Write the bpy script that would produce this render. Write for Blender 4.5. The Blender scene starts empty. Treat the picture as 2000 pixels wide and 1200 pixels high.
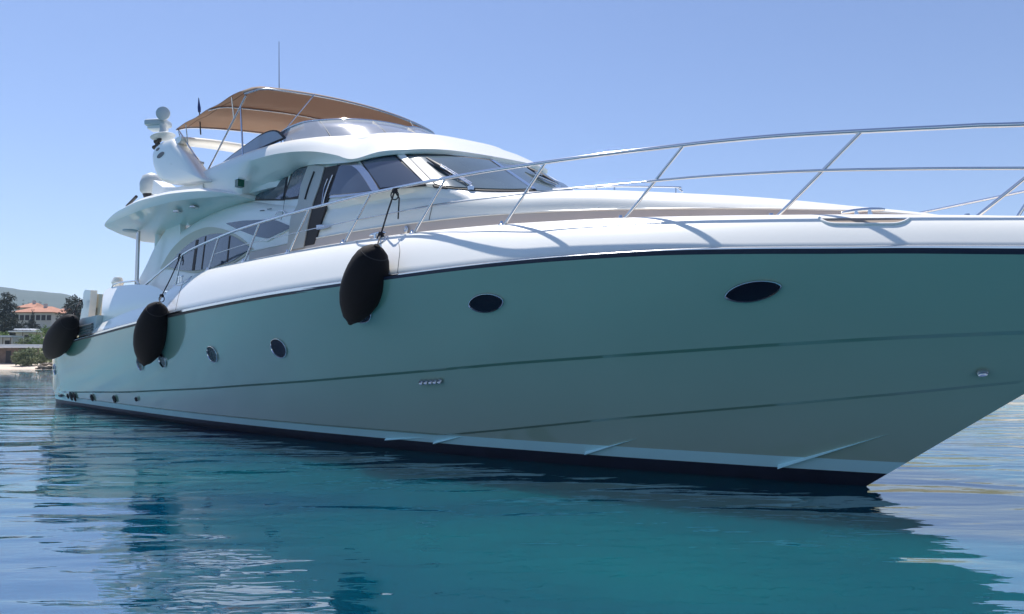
import bpy, bmesh, math, random
from mathutils import Vector, Matrix, noise
R = math.radians
random.seed(7)
sc = bpy.context.scene
C = sc.collection

# ------------------------------------------------------------------ camera
EYE = 1.25
F_PX, HORIZON = 1444.0, 704.0                 # lens in pixels of a 2000 px wide picture
PITCH = math.atan((HORIZON - 600) / F_PX)
cam_d = bpy.data.cameras.new('camera')
cam_d.lens = 36.0 * F_PX / 2000.0
cam_d.sensor_width = 36.0
cam_d.clip_start = 0.05
cam_d.clip_end = 9000
cam = bpy.data.objects.new('camera', cam_d)
C.objects.link(cam)
cam.location = (0, 0, EYE)
cam.rotation_euler = (R(90) + PITCH, 0, 0)
sc.camera = cam

# ------------------------------------------------------------------ sky and sun
SUN_EL, SUN_AZ = R(65), R(-30)                # azimuth from +Y, positive towards +X
w = bpy.data.worlds.new('World')
sc.world = w
w.use_nodes = True
nt = w.node_tree
bg = nt.nodes['Background']
sky = nt.nodes.new('ShaderNodeTexSky')
sky.sky_type = 'NISHITA'
sky.sun_disc = False
sky.sun_elevation = SUN_EL
sky.sun_rotation = SUN_AZ
sky.altitude = 0
sky.air_density = 1.0
sky.dust_density = 0.2
sky.ozone_density = 4.5
tint = nt.nodes.new('ShaderNodeMix'); tint.data_type = 'RGBA'; tint.blend_type = 'MULTIPLY'
tint.inputs[0].default_value = 1.0
tint.inputs[7].default_value = (1.02, 0.94, 0.99, 1)
nt.links.new(sky.outputs[0], tint.inputs[6])
nt.links.new(tint.outputs[2], bg.inputs[0])
bg.inputs[1].default_value = 0.092
sd = Vector((math.sin(SUN_AZ) * math.cos(SUN_EL), math.cos(SUN_AZ) * math.cos(SUN_EL), math.sin(SUN_EL)))
sl = bpy.data.lights.new('sun', 'SUN')
sl.energy = 4.3
sl.angle = R(0.53)
sl.color = (1.0, 0.96, 0.9)
so = bpy.data.objects.new('sun', sl)
C.objects.link(so)
so.rotation_euler = sd.to_track_quat('Z', 'Y').to_euler()
so.location = (0, 0, 60)
sc.view_settings.view_transform = 'Standard'
sc.view_settings.look = 'None'
sc.view_settings.exposure = 0.7
sc.view_settings.gamma = 1.0
sc.render.resolution_x, sc.render.resolution_y = 1024, 614
try:
    sc.cycles.max_bounces = 8
    sc.cycles.caustics_reflective = False
    sc.cycles.caustics_refractive = False
except Exception:
    pass

# ------------------------------------------------------------------ materials
def nm(name):
    m = bpy.data.materials.new(name)
    m.use_nodes = True
    return m, m.node_tree.nodes, m.node_tree.links, m.node_tree.nodes['Principled BSDF']

def mat(name, col, rough=0.5, metal=0.0, coat=0.0, var=0.0, vscale=3.0, bump=0.0, bscale=20.0, spec=None, col2=None):
    m, N, L, b = nm(name)
    b.inputs['Base Color'].default_value = (*col, 1)
    b.inputs['Roughness'].default_value = rough
    b.inputs['Metallic'].default_value = metal
    b.inputs['Coat Weight'].default_value = coat
    b.inputs['Coat Roughness'].default_value = 0.04
    if spec is not None:
        b.inputs['Specular IOR Level'].default_value = spec
    tc = N.new('ShaderNodeTexCoord')
    if var > 0 or col2:
        n = N.new('ShaderNodeTexNoise')
        n.inputs['Scale'].default_value = vscale
        n.inputs['Detail'].default_value = 5
        L.new(tc.outputs['Object'], n.inputs['Vector'])
        mx = N.new('ShaderNodeMix')
        mx.data_type = 'RGBA'
        a = col2 if col2 else tuple(c * (1 - var) for c in col)
        mx.inputs[6].default_value = (*a, 1)
        mx.inputs[7].default_value = (*col, 1)
        rp = N.new('ShaderNodeMapRange')
        rp.inputs[1].default_value = 0.35
        rp.inputs[2].default_value = 0.65
        L.new(n.outputs['Fac'], rp.inputs[0])
        L.new(rp.outputs[0], mx.inputs[0])
        L.new(mx.outputs[2], b.inputs['Base Color'])
    if bump > 0:
        n2 = N.new('ShaderNodeTexNoise')
        n2.inputs['Scale'].default_value = bscale
        n2.inputs['Detail'].default_value = 4
        L.new(tc.outputs['Object'], n2.inputs['Vector'])
        bp = N.new('ShaderNodeBump')
        bp.inputs['Strength'].default_value = 1.0
        bp.inputs['Distance'].default_value = bump
        L.new(n2.outputs['Fac'], bp.inputs['Height'])
        L.new(bp.outputs[0], b.inputs['Normal'])
    return m

M = {}
M['white'] = mat('white_gelcoat', (0.90, 0.88, 0.83), 0.28, coat=0.3, var=0.03, vscale=0.6, bump=0.0006, bscale=2.5)
M['hull'] = mat('grey_green_hull_paint', (0.43, 0.515, 0.40), 0.13, coat=0.7, var=0.05, vscale=0.35, bump=0.0012, bscale=1.3)
M['boot'] = mat('white_boot_stripe', (0.62, 0.92, 0.93), 0.35, var=0.04, vscale=2)
M['antifoul'] = mat('dark_bottom_paint', (0.012, 0.014, 0.03), 0.5, var=0.3, vscale=4)
M['chrome'] = mat('polished_steel', (0.72, 0.73, 0.75), 0.09, metal=1.0)
M['steel'] = mat('satin_steel', (0.55, 0.56, 0.58), 0.22, metal=1.0)
M['black'] = mat('black_rubber', (0.012, 0.012, 0.016), 0.55)
M['navy'] = mat('navy_pinstripe', (0.008, 0.016, 0.045), 0.35)
M['seam'] = mat('dark_sealant', (0.10, 0.11, 0.12), 0.6)
M['glass'] = mat('tinted_glass', (0.07, 0.09, 0.13), 0.06, var=0.25, vscale=0.8, spec=0.9)
M['screen'] = mat('windscreen_glass', (0.10, 0.14, 0.16), 0.08, var=0.3, vscale=0.9, spec=1.0)
M['smoke'] = mat('silvery_acrylic', (0.36, 0.38, 0.43), 0.15, coat=0.5, var=0.15, vscale=1.5)
M['band'] = mat('beige_bounce_and_bench', (0.56, 0.49, 0.46), 0.45, var=0.06, vscale=1.5)  # beige holds light bounced off the teak deck; the fly bench shares it
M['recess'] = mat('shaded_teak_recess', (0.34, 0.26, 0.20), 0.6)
M['canvas_seam'] = mat('brown_canvas_seam', (0.16, 0.11, 0.08), 0.9)
M['cream'] = mat('cream_reveal', (0.62, 0.58, 0.46), 0.45)
M['door'] = mat('warm_grey_door', (0.50, 0.48, 0.44), 0.4, var=0.08, vscale=2)
M['dark'] = mat('dark_interior', (0.018, 0.018, 0.022), 0.7)
M['teak'] = mat('teak_planks', (0.62, 0.51, 0.42), 0.6, var=0.25, vscale=9)
M['canvas'] = None
M['fender'] = mat('black_fender_cover', (0.003, 0.003, 0.006), 0.8, var=0.3, vscale=12, bump=0.003, bscale=50, spec=0.25)
M['rope'] = mat('dark_rope', (0.02, 0.02, 0.025), 0.9, bump=0.002, bscale=150)
M['radar'] = mat('grey_white_plastic', (0.50, 0.54, 0.56), 0.4)
M['port_glass'] = mat('porthole_glass', (0.004, 0.008, 0.02), 0.1, spec=0.2)
M['green_lens'] = mat('green_lens', (0.0, 0.09, 0.05), 0.2)

# canopy cloth: sunlight glows through the weave
m, N, L, b = nm('tan_canvas')
b.inputs['Base Color'].default_value = (0.42, 0.31, 0.23, 1)
b.inputs['Roughness'].default_value = 0.9
tr = N.new('ShaderNodeBsdfTranslucent')
tr.inputs[0].default_value = (0.54, 0.31, 0.20, 1)
mx = N.new('ShaderNodeMixShader')
mx.inputs[0].default_value = 0.30
tc = N.new('ShaderNodeTexCoord')
n = N.new('ShaderNodeTexNoise'); n.inputs['Scale'].default_value = 2.0; n.inputs['Detail'].default_value = 6
bp = N.new('ShaderNodeBump'); bp.inputs['Distance'].default_value = 0.02
L.new(tc.outputs['Object'], n.inputs['Vector']); L.new(n.outputs['Fac'], bp.inputs['Height'])
L.new(bp.outputs[0], b.inputs['Normal'])
L.new(b.outputs[0], mx.inputs[1]); L.new(tr.outputs[0], mx.inputs[2])
L.new(mx.outputs[0], N['Material Output'].inputs[0])
M['canvas'] = m

# water
def water_mat():
    m, N, L, b = nm('sea_water')
    geo = N.new('ShaderNodeNewGeometry')
    def noise_tex(scale, detail, sx=1.0, sy=1.0, rot=0.0, dist=0.0, rough=0.5):
        mp = N.new('ShaderNodeMapping')
        mp.inputs['Scale'].default_value = (sx, sy, 1)
        mp.inputs['Rotation'].default_value = (0, 0, rot)
        L.new(geo.outputs['Position'], mp.inputs[0])
        n = N.new('ShaderNodeTexNoise')
        n.inputs['Scale'].default_value = scale
        n.inputs['Detail'].default_value = detail
        n.inputs['Roughness'].default_value = rough
        n.inputs['Distortion'].default_value = dist
        L.new(mp.outputs[0], n.inputs['Vector'])
        return n
    # colour of the water body: turquoise over sand patches, blue over weed
    nc = noise_tex(0.13, 3, 0.7, 1.3)
    rp = N.new('ShaderNodeMapRange'); rp.inputs[1].default_value = 0.38; rp.inputs[2].default_value = 0.62
    L.new(nc.outputs['Fac'], rp.inputs[0])
    mx = N.new('ShaderNodeMix'); mx.data_type = 'RGBA'
    mx.inputs[6].default_value = (0.000, 0.036, 0.095, 1)
    mx.inputs[7].default_value = (0.000, 0.135, 0.155, 1)
    L.new(rp.outputs[0], mx.inputs[0])
    L.new(mx.outputs[2], b.inputs['Base Color'])
    b.inputs['Roughness'].default_value = 0.02
    b.inputs['IOR'].default_value = 5.2
    b.inputs['Subsurface Weight'].default_value = 1.0
    b.inputs['Subsurface Radius'].default_value = (2.0, 6.0, 6.0)
    b.inputs['Subsurface Scale'].default_value = 1.0
    hs = []
    for (sc_, det, sx, sy, rot, amp, ro, dist) in (
            (0.40, 1, 0.7, 1.3, 0.25, 0.085, 0.4, 0.3),
            (1.25, 1.5, 0.6, 1.5, -0.15, 0.042, 0.4, 0.6),
            (5.0, 2.5, 0.5, 1.5, 0.1, 0.0050, 0.5, 0.4)):
        t = noise_tex(sc_, det, sx, sy, rot, dist, ro)
        mu = N.new('ShaderNodeMath'); mu.operation = 'MULTIPLY'; mu.inputs[1].default_value = amp
        L.new(t.outputs['Fac'], mu.inputs[0])
        hs.append(mu.outputs[0])
    a = hs[0]
    for h in hs[1:]:
        ad = N.new('ShaderNodeMath'); L.new(a, ad.inputs[0]); L.new(h, ad.inputs[1]); a = ad.outputs[0]
    bp = N.new('ShaderNodeBump'); bp.inputs['Strength'].default_value = 1.0; bp.inputs['Distance'].default_value = 1.0
    L.new(a, bp.inputs['Height'])
    L.new(bp.outputs[0], b.inputs['Normal'])
    return m
M['water'] = water_mat()

# ------------------------------------------------------------------ helpers
def link(name, me, mats, parent=None, smooth=True, angle=None):
    o = bpy.data.objects.new(name, me)
    C.objects.link(o)
    for k in (mats if isinstance(mats, (list, tuple)) else [mats]):
        me.materials.append(M[k] if isinstance(k, str) else k)
    if smooth:
        me.polygons.foreach_set('use_smooth', [True] * len(me.polygons))
        if angle:
            try:
                me.set_sharp_from_angle(angle=R(angle))
            except Exception:
                pass
    if parent:
        o.parent = parent
    return o

def mesh(name, vs, fs, mats, parent=None, smooth=True, angle=40, fixn=True):
    me = bpy.data.meshes.new(name)
    me.from_pydata([tuple(v) for v in vs], [], fs)
    me.validate()
    if fixn:
        bm = bmesh.new(); bm.from_mesh(me)
        bmesh.ops.remove_doubles(bm, verts=bm.verts, dist=1e-5)
        bmesh.ops.recalc_face_normals(bm, faces=bm.faces)
        bm.to_mesh(me); bm.free()
    me.update()
    return link(name, me, mats, parent, smooth, angle)

def empty(name, label, cat, loc=(0, 0, 0), rz=0.0, group=None):
    o = bpy.data.objects.new(name, None)
    C.objects.link(o)
    o.empty_display_size = 0.3
    o.location = loc
    o.rotation_euler = (0, 0, rz)
    o['label'] = label; o['category'] = cat
    if group: o['group'] = group
    return o

def crom(pts, n):
    """Catmull-Rom through pts (tuples), n samples per span"""
    out = []
    P = [Vector(p) for p in pts]
    for i in range(len(P) - 1):
        p0 = P[i - 1] if i > 0 else P[i] * 2 - P[i + 1]
        p1, p2 = P[i], P[i + 1]
        p3 = P[i + 2] if i + 2 < len(P) else P[i + 1] * 2 - P[i]
        for k in range(n):
            t = k / n
            out.append(0.5 * ((2 * p1) + (p2 - p0) * t + (2 * p0 - 5 * p1 + 4 * p2 - p3) * t * t + (3 * p1 - p0 - 3 * p2 + p3) * t ** 3))
    out.append(P[-1])
    return out

def resample(pts, n):
    P = [Vector(p) for p in pts]
    d = [0]
    for a, b_ in zip(P, P[1:]):
        d.append(d[-1] + (b_ - a).length)
    out = []
    for i in range(n):
        s = d[-1] * i / (n - 1)
        j = 0
        while j < len(d) - 2 and d[j + 1] < s: j += 1
        k = (s - d[j]) / max(1e-9, d[j + 1] - d[j])
        out.append(P[j].lerp(P[j + 1], min(1, k)))
    return out

def grid_faces(nr, nc, closed=False, off=0):
    f = []
    for i in range(nr - 1):
        for j in range(nc if closed else nc - 1):
            a = off + i * nc + j; b_ = off + i * nc + (j + 1) % nc
            f.append((a, b_, b_ + nc, a + nc))
    return f

def tube_data(pts, r, seg=10, cap=True):
    P = [Vector(p) for p in pts]
    vs, fs = [], []
    up = Vector((0, 0, 1))
    prev = None
    for i, p in enumerate(P):
        t = (P[min(i + 1, len(P) - 1)] - P[max(i - 1, 0)]).normalized()
        if prev is None:
            ref = up if abs(t.z) < 0.9 else Vector((1, 0, 0))
            a = t.cross(ref).normalized()
        else:
            a = (prev - t * prev.dot(t)).normalized()
        prev = a
        b_ = t.cross(a)
        rr = r[i] if isinstance(r, (list, tuple)) else r
        for k in range(seg):
            th = 2 * math.pi * k / seg
            vs.append(p + a * math.cos(th) * rr + b_ * math.sin(th) * rr)
    fs = grid_faces(len(P), seg, True)
    if cap:
        fs.append(tuple(range(seg))[::-1])
        fs.append(tuple((len(P) - 1) * seg + k for k in range(seg)))
    return vs, fs

def tube(name, pts, r, mats, parent=None, seg=10):
    vs, fs = tube_data(pts, r, seg)
    return mesh(name, vs, fs, mats, parent, angle=60)

def merge(*vf):
    V, Fc = [], []
    for vs, fs in vf:
        o = len(V)
        V += [Vector(v) for v in vs]
        Fc += [tuple(i + o for i in f) for f in fs]
    return V, Fc

def box_data(c, s, rot=None):
    c = Vector(c)
    vs = []
    for x in (-1, 1):
        for y in (-1, 1):
            for z in (-1, 1):
                v = Vector((x * s[0] / 2, y * s[1] / 2, z * s[2] / 2))
                if rot: v = rot @ v
                vs.append(c + v)
    return vs, [(0, 1, 3, 2), (4, 6, 7, 5), (0, 4, 5, 1), (2, 3, 7, 6), (0, 2, 6, 4), (1, 5, 7, 3)]

def lathe_data(prof, seg=32, mat4=None, cx=1.0, cy=1.0):
    vs, fs = [], []
    for (r, z) in prof:
        for k in range(seg):
            th = 2 * math.pi * k / seg
            v = Vector((r * math.cos(th) * cx, r * math.sin(th) * cy, z))
            vs.append(mat4 @ v if mat4 else v)
    fs = grid_faces(len(prof), seg, True)
    fs.append(tuple(range(seg))[::-1])
    fs.append(tuple((len(prof) - 1) * seg + k for k in range(seg)))
    return vs, fs

# ------------------------------------------------------------------ the boat's own frame
# x forward from the stern, y to port, z up from the waterline; we see the starboard side (y < 0)
BOAT_RZ = R(-46.816)
BOAT_O = Vector((-11.256, 23.215, 0))
bm4 = Matrix.Translation(BOAT_O) @ Matrix.Rotation(BOAT_RZ, 4, 'Z')
inv = bm4.inverted()
CL = inv @ Vector((0, 0, EYE))
cp, sp = math.cos(PITCH), math.sin(PITCH)

def wray(px, py):
    a = (px - 1000) / F_PX; b_ = (600 - py) / F_PX
    return Vector((a, cp - b_ * sp, sp + b_ * cp))
def lray(px, py):
    return inv.to_3x3() @ wray(px, py)

def tab(T, x):
    if x <= T[0][0]: return T[0][1]
    for (a, b_), (c, d) in zip(T, T[1:]):
        if x <= c: return b_ + (d - b_) * (x - a) / (c - a)
    return T[-1][1]
def stab(T, x):           # smooth table
    if x <= T[0][0]: return T[0][1]
    if x >= T[-1][0]: return T[-1][1]
    for i in range(len(T) - 1):
        if x <= T[i + 1][0]: break
    x1, y1 = T[i]; x2, y2 = T[i + 1]
    m1 = (y2 - T[i - 1][1]) / (x2 - T[i - 1][0]) if i > 0 else (y2 - y1) / (x2 - x1)
    m2 = (T[i + 2][1] - y1) / (T[i + 2][0] - x1) if i + 2 < len(T) else (y2 - y1) / (x2 - x1)
    h = x2 - x1; t = (x - x1) / h
    return (2*t**3-3*t*t+1)*y1 + (t**3-2*t*t+t)*h*m1 + (-2*t**3+3*t*t)*y2 + (t**3-t*t)*h*m2

TIP = 24.9
T0 = [(0, 2.58), (.25, 2.48), (.47, 2.3), (.606, 2.04), (.694, 1.77), (.77, 1.48), (.825, 1.21), (.885, .86), (.924, .59), (.952, .39), (.98, .17), (1, 0)]
ZS = [(0, 1.30), (1.5, 1.48), (3.7, 1.75), (6.07, 1.865), (8, 1.96), (11, 2.09), (12.7, 2.15), (14.5, 2.21), (15.9, 2.24), (18.1, 2.29), (19.1, 2.30), (20, 2.29), (20.7, 2.27), (21.4, 2.23), (22, 2.19), (22.5, 2.16), (23.2, 2.11), (24.9, 2.0)]
def zs(x): return stab(ZS, x)
def bs(x, x0=10.0, p=2.5):
    if x < x0: return 3.0 - .1 * ((x0 - x) / x0) ** 2 - (0.25 * (1 - x / 2) ** 2 if x < 2 else 0)
    t = min(1, (x - x0) / (TIP - x0)); return 3.0 * (1 - t ** p)
def stem(z): return 21.6 + 1.42 * z + (0.42 * (z - .95) ** 2 if z > .95 else 0)
def Wh(x, z):
    """half breadth of the hull"""
    zt = zs(min(x, TIP))
    st = stem(z)
    if x > st: return -0.2
    g = max(0, min(1.0, z / zt))
    bow = max(0, min(1, (x - 8) / 12))
    e = 0.62 + 0.45 * bow
    lo = stab(T0, min(1, x / st)); hi = bs(min(TIP, x / st * TIP)) if x / st > 0.4 else bs(x)
    k = max(0, min(1, (x / st - .4) / .3))
    hi = bs(x) * (1 - k) + bs(x / st * TIP) * k
    ge = g ** e if z > 0 else 0
    v = lo * (1 - ge) + hi * ge
    if z < 0: v = lo * (1 + z * 0.9)
    return v
def inset(d): return lambda x, y, z: abs(y) - max(0, bs(x) - d)
def const(s): return lambda x, y, z: abs(y) - s
def sup(x, a, x0, xe, n):
    if x <= x0: return a
    t = (x - x0) / (xe - x0)
    return a * (1 - t ** n) ** (1 / n) if t < 1 else -1
def Wd(x, z): return min(2.15, bs(x) - .85) - .08 * (z - 2.5)
def Wg(x, z): return sup(x + 1.6 * (z - 3.7), 1.95, 14.5, 17.15, 3.2) - .25 * (z - 3.7)
HEEL = 0.05
F_hull = lambda x, y, z: abs(y) - Wh(x, z)
F_deckhouse = lambda x, y, z: abs(y) - Wd(x, z)
F_cabin = lambda x, y, z: abs(y) - Wg(x, z - HEEL * (y + 1.6))

def hit(px, py, F, tmax=45.0, dt=0.02):
    r = lray(px, py)
    t = 0
    while t < tmax:
        t += dt
        q = CL + r * t
        if F(q.x, q.y, q.z) < 0:
            a, b_ = t - dt, t
            for _ in range(18):
                mdl = (a + b_) / 2
                q = CL + r * mdl
                if F(q.x, q.y, q.z) < 0: b_ = mdl
                else: a = mdl
            return CL + r * b_
    return None
def hz(px, py, z):
    r = lray(px, py); return CL + r * ((z - CL.z) / r.z)
def normal(F, q):
    e = 0.01
    g = Vector((F(q.x + e, q.y, q.z) - F(q.x - e, q.y, q.z), F(q.x, q.y + e, q.z) - F(q.x, q.y - e, q.z), F(q.x, q.y, q.z + e) - F(q.x, q.y, q.z - e)))
    return g.normalized() if g.length > 1e-6 else Vector((0, -1, 0))

boat = empty('motor_yacht', 'large white motor yacht with grey-green hull and tan bimini, lying on the water', 'yacht', BOAT_O, BOAT_RZ)

def panel(name, top, bot, F, mats, off=0.012, depth=0.03, nx=14, ny=6, parent=None):
    """a panel lying on surface F, outlined by an upper and a lower edge"""
    A = resample([(p[0], p[1], 0) for p in top], nx); B = resample([(p[0], p[1], 0) for p in bot], nx)
    outer, inner = [], []
    last = None
    for j in range(ny):
        k = j / (ny - 1)
        for i in range(nx):
            q2 = A[i].lerp(B[i], k)
            q = hit(q2.x, q2.y, F)
            if q is None:
                q = last.copy()
            last = q
            n_ = normal(F, q)
            outer.append(q + n_ * off); inner.append(q + n_ * (off - depth))
    vs = outer + inner
    n0 = nx * ny
    fs = grid_faces(ny, nx) + [tuple(reversed(f)) for f in grid_faces(ny, nx, off=n0)]
    ring = list(range(nx)) + [j * nx + nx - 1 for j in range(1, ny)] + [(ny - 1) * nx + i for i in range(nx - 2, -1, -1)] + [j * nx for j in range(ny - 2, 0, -1)]
    for a, b_ in zip(ring, ring[1:] + ring[:1]):
        fs.append((a, b_, b_ + n0, a + n0))
    return mesh(name, vs, fs, mats, parent or boat, angle=50)

def line_on(name, pts, F, r, mats, off=0.01, parent=None, n=24, seg=8, smooth=True):
    P = resample([(p[0], p[1], 0) for p in (crom([(a, b_, 0) for a, b_ in pts], 6) if smooth else [(a, b_, 0) for a, b_ in pts])], n)
    out = []
    for p in P:
        q = hit(p.x, p.y, F)
        if q is not None: out.append(q + normal(F, q) * off)
    return tube(name, out, r, mats, parent or boat, seg)

# ------------------------------------------------------------------ hull
def pxline_z(pts, F):
    """z as function of x along a line seen on surface F"""
    out = []
    for p in pts:
        q = hit(p[0], p[1], F)
        out.append((q.x, q.z))
    out.sort()
    return out
K1 = pxline_z([(125, 766), (250, 766), (400, 759), (600, 745), (800, 728), (1000, 710), (1250, 692), (1500, 675), (1750, 660), (1990, 650)], F_hull)
K2 = pxline_z([(870, 850), (1000, 838), (1200, 818), (1350, 805), (1550, 788), (1800, 765), (1990, 746)], F_hull)
print('K1', [(round(a, 2), round(b_, 2)) for a, b_ in K1])
print('K2', [(round(a, 2), round(b_, 2)) for a, b_ in K2])
def k1(x):
    if x > K1[-1][0]: return K1[-1][1] + (x - K1[-1][0]) * 0.02
    return tab(K1, x)
def k2(x):
    if x < K2[0][0]: return max(0.27, K2[0][1] - (K2[0][0] - x) * .05)
    if x > K2[-1][0]: return K2[-1][1] + (x - K2[-1][0]) * 0.03
    return tab(K2, x)

def hull_mesh():
    us = [i / 150 for i in range(151)]
    cols = []
    for u in us:
        # station parameter u : x = u * stem(z)
        zt = 2.0
        for _ in range(12): zt = zs(u * stem(zt))
        xr = u * 24.9
        a = min(0.27 + .02, zt)
        z1 = 1.0
        for _ in range(12): z1 = k1(u * stem(z1))
        z2 = .6
        for _ in range(12): z2 = k2(u * stem(z2))
        z2 = min(z2, z1 - .12)
        rows = [-0.75, -0.4, -0.12, 0.0, 0.075, 0.145, 0.148, 0.21, 0.27, 0.272]
        rows += [0.272 + (z2 - 0.272) * t for t in (.35, .7)] + [z2 - .016, z2 + .012]
        rows += [z2 + (z1 - z2) * t for t in (.25, .5, .75)] + [z1 - .018, z1 + .014]
        rows += [z1 + (zt - z1) * t for t in (.12, .25, .4, .55, .7, .82, .90)] + [zt - .040, zt - .038, zt]
        cols.append((u, z1, z2, rows))
    vs, nr = [], len(cols[0][3])
    for side in (-1, 1):
        for (u, z1, z2, rows) in cols:
            for z in rows:
                st = stem(z) if z > 0 else 21.6 + 1.42 * z
                x = u * st
                s = Wh(min(x, st - 1e-4), z) if u < 1 else 0.0
                fade = min(1, (1 - u) * 60)
                if z > z1: s += 0.064 * fade
                elif z > z2: s += 0.028 * fade
                vs.append((x, side * max(0.0, s), z))
    fs, mi = [], []
    n0 = len(cols) * nr
    for sdx in (0, 1):
        for i in range(len(cols) - 1):
            for j in range(nr - 1):
                a = sdx * n0 + i * nr + j
                f = (a, a + nr, a + nr + 1, a + 1)
                fs.append(f if sdx == 0 else f[::-1])
                mi.append(2 if j < 5 else (1 if j < 8 else (3 if j == nr - 2 else 0)))
    # transom and keel closing
    fs.append(tuple(range(nr)) + tuple(n0 + j for j in range(nr - 1, -1, -1))); mi.append(0)
    for i in range(len(cols) - 1):
        a = i * nr; b_ = n0 + i * nr
        fs.append((a, b_, b_ + nr, a + nr)); mi.append(2)
    me = bpy.data.meshes.new('hull')
    me.from_pydata(vs, [], fs)
    me.polygons.foreach_set('material_index', mi)
    me.update()
    return link('hull', me, ['hull', 'boot', 'antifoul', 'navy'], boat, True, 11)
hull_mesh()

# spray rails low on the bow: wedges that grow out of the hull going aft
for (tip, root_, w_) in (((1735, 848), (1520, 915), .055), ((1243, 857), (1145, 888), .05), ((905, 852), (850, 867), .05), ((830, 855), (755, 860), .04)):
    vs = []
    n_ = 12
    for i in range(n_):
        k = i / (n_ - 1)
        px = tip[0] + (root_[0] - tip[0]) * k; py = tip[1] + (root_[1] - tip[1]) * k
        q = hit(px, py, F_hull)
        nn = normal(F_hull, q); nn.z = 0; nn.normalize()
        up = Vector((0, 0, 1))
        wk = w_ * k + .002
        vs += [q - nn * .02 + up * wk * 1.3, q + nn * (wk * 1.1), q - nn * .02 - up * .01]
    fs = grid_faces(n_, 3, True) + [(0, 1, 2), (3 * n_ - 1, 3 * n_ - 2, 3 * n_ - 3)]
    mesh('spray_rail', vs, fs, 'boot', boat, angle=20)

# sheer line: rub rail (steel over dark rubber)
def sheer_strip(name, prof, mats, x0, x1, n=140, side=(-1, 1), inner=None):
    sets = []
    for sd_ in side:
        vs = []
        for i in range(n):
            x = x0 + (x1 - x0) * i / (n - 1)
            x2 = min(x + .02, TIP); x1_ = x2 - .04
            tx, ty = (x2 - x1_), (bs(x2) - bs(x1_))
            l = math.hypot(tx, ty); nx_, ny_ = -ty / l, tx / l      # outward in (x, s)
            for (o, dz) in prof:
                vs.append((x + nx_ * o * (1 if x > 9 else 0), sd_ * max(0, bs(x) + ny_ * o), zs(x) + dz))
        m_ = len(prof)
        fs = grid_faces(n, m_, True) + [tuple(range(m_)), tuple(range((n - 1) * m_, n * m_))]
        sets.append((vs, fs))
    V, Fc = merge(*sets)
    return mesh(name, V, Fc, mats, boat, angle=40)
sheer_strip('rub_rail', [(0.0, .040), (.050, .040), (.085, .02), (.085, -.014), (.06, -.028), (0.0, -.028)], 'chrome', 3.6, 24.88)
sheer_strip('rub_rail_fender', [(-.02, -.02), (.070, -.026), (.068, -.050), (-.02, -.07)], 'black', 3.6, 24.88)

# bulwark moulding
ZM = [(3.7, 1.82), (4.4, 1.98), (5.0, 2.24), (6.0, 2.39), (7.2, 2.50), (8.3, 2.56), (9.2, 2.66), (9.7, 2.77), (11, 2.90), (12.5, 2.915), (14, 2.92), (15.5, 2.92), (16.9, 2.90), (18.3, 2.85), (19.1, 2.80), (19.8, 2.75), (20.75, 2.665), (21.24, 2.62), (22.04, 2.545), (22.74, 2.47), (23.1, 2.43), (24.88, 2.26)]
def zm(x): return stab(ZM, x)
def bul(k): return .60 * k + .40 * (1 - math.sqrt(max(0, 1 - k ** 3.2)))
def bulwark():
    n = 170
    sets = []
    for sd_ in (-1, 1):
        vs = []
        for i in range(n):
            x = 3.7 + (24.86 - 3.7) * (i / (n - 1))
            h = zm(x) - zs(x) - .03
            w_ = .48 * min(1, max(.12, h / .5))
            b0 = bs(x) + .012
            sec = []
            for k in range(11):
                a = R(90) * k / 10
                zk = math.sin(a)
                sec.append((b0 - w_ * bul(zk), zs(x) + .03 + h * zk))
            s_in = b0 - w_ - .04
            sec += [(s_in, zm(x) - .012), (s_in - .02, zm(x) - .05), (s_in - .02, zs(x) - .05), (b0 - .02, zs(x) - .05)]
            for (s, z) in sec:
                vs.append((x, sd_ * max(0.0, s), z))
        m_ = 15
        fs = grid_faces(n, m_, True) + [tuple(range(m_)), tuple(range((n - 1) * m_, n * m_))]
        sets.append((vs, fs))
    V, Fc = merge(*sets)
    return mesh('bulwark', V, Fc, 'white', boat, angle=50)
bulwark()

# side decks / foredeck
vs = []
for i in range(100):
    x = 3.4 + (24.6 - 3.4) * i / 99
    s = max(0.02, bs(x) - .30)
    for k in (-1, -.5, 0, .5, 1):
        vs.append((x, s * k, zs(x) + (.12 if x > 8.6 else .0)))
mesh('side_deck', vs, grid_faces(100, 5), 'teak', boat, fixn=False)

# swim platform and transom
vs, fs = merge(box_data((-0.15, 0, .50), (.9, 4.6, .10)), box_data((.9, 0, .95), (1.6, 4.7, .6)))
mesh('swim_platform', vs, fs, 'white', boat, angle=30)

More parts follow.
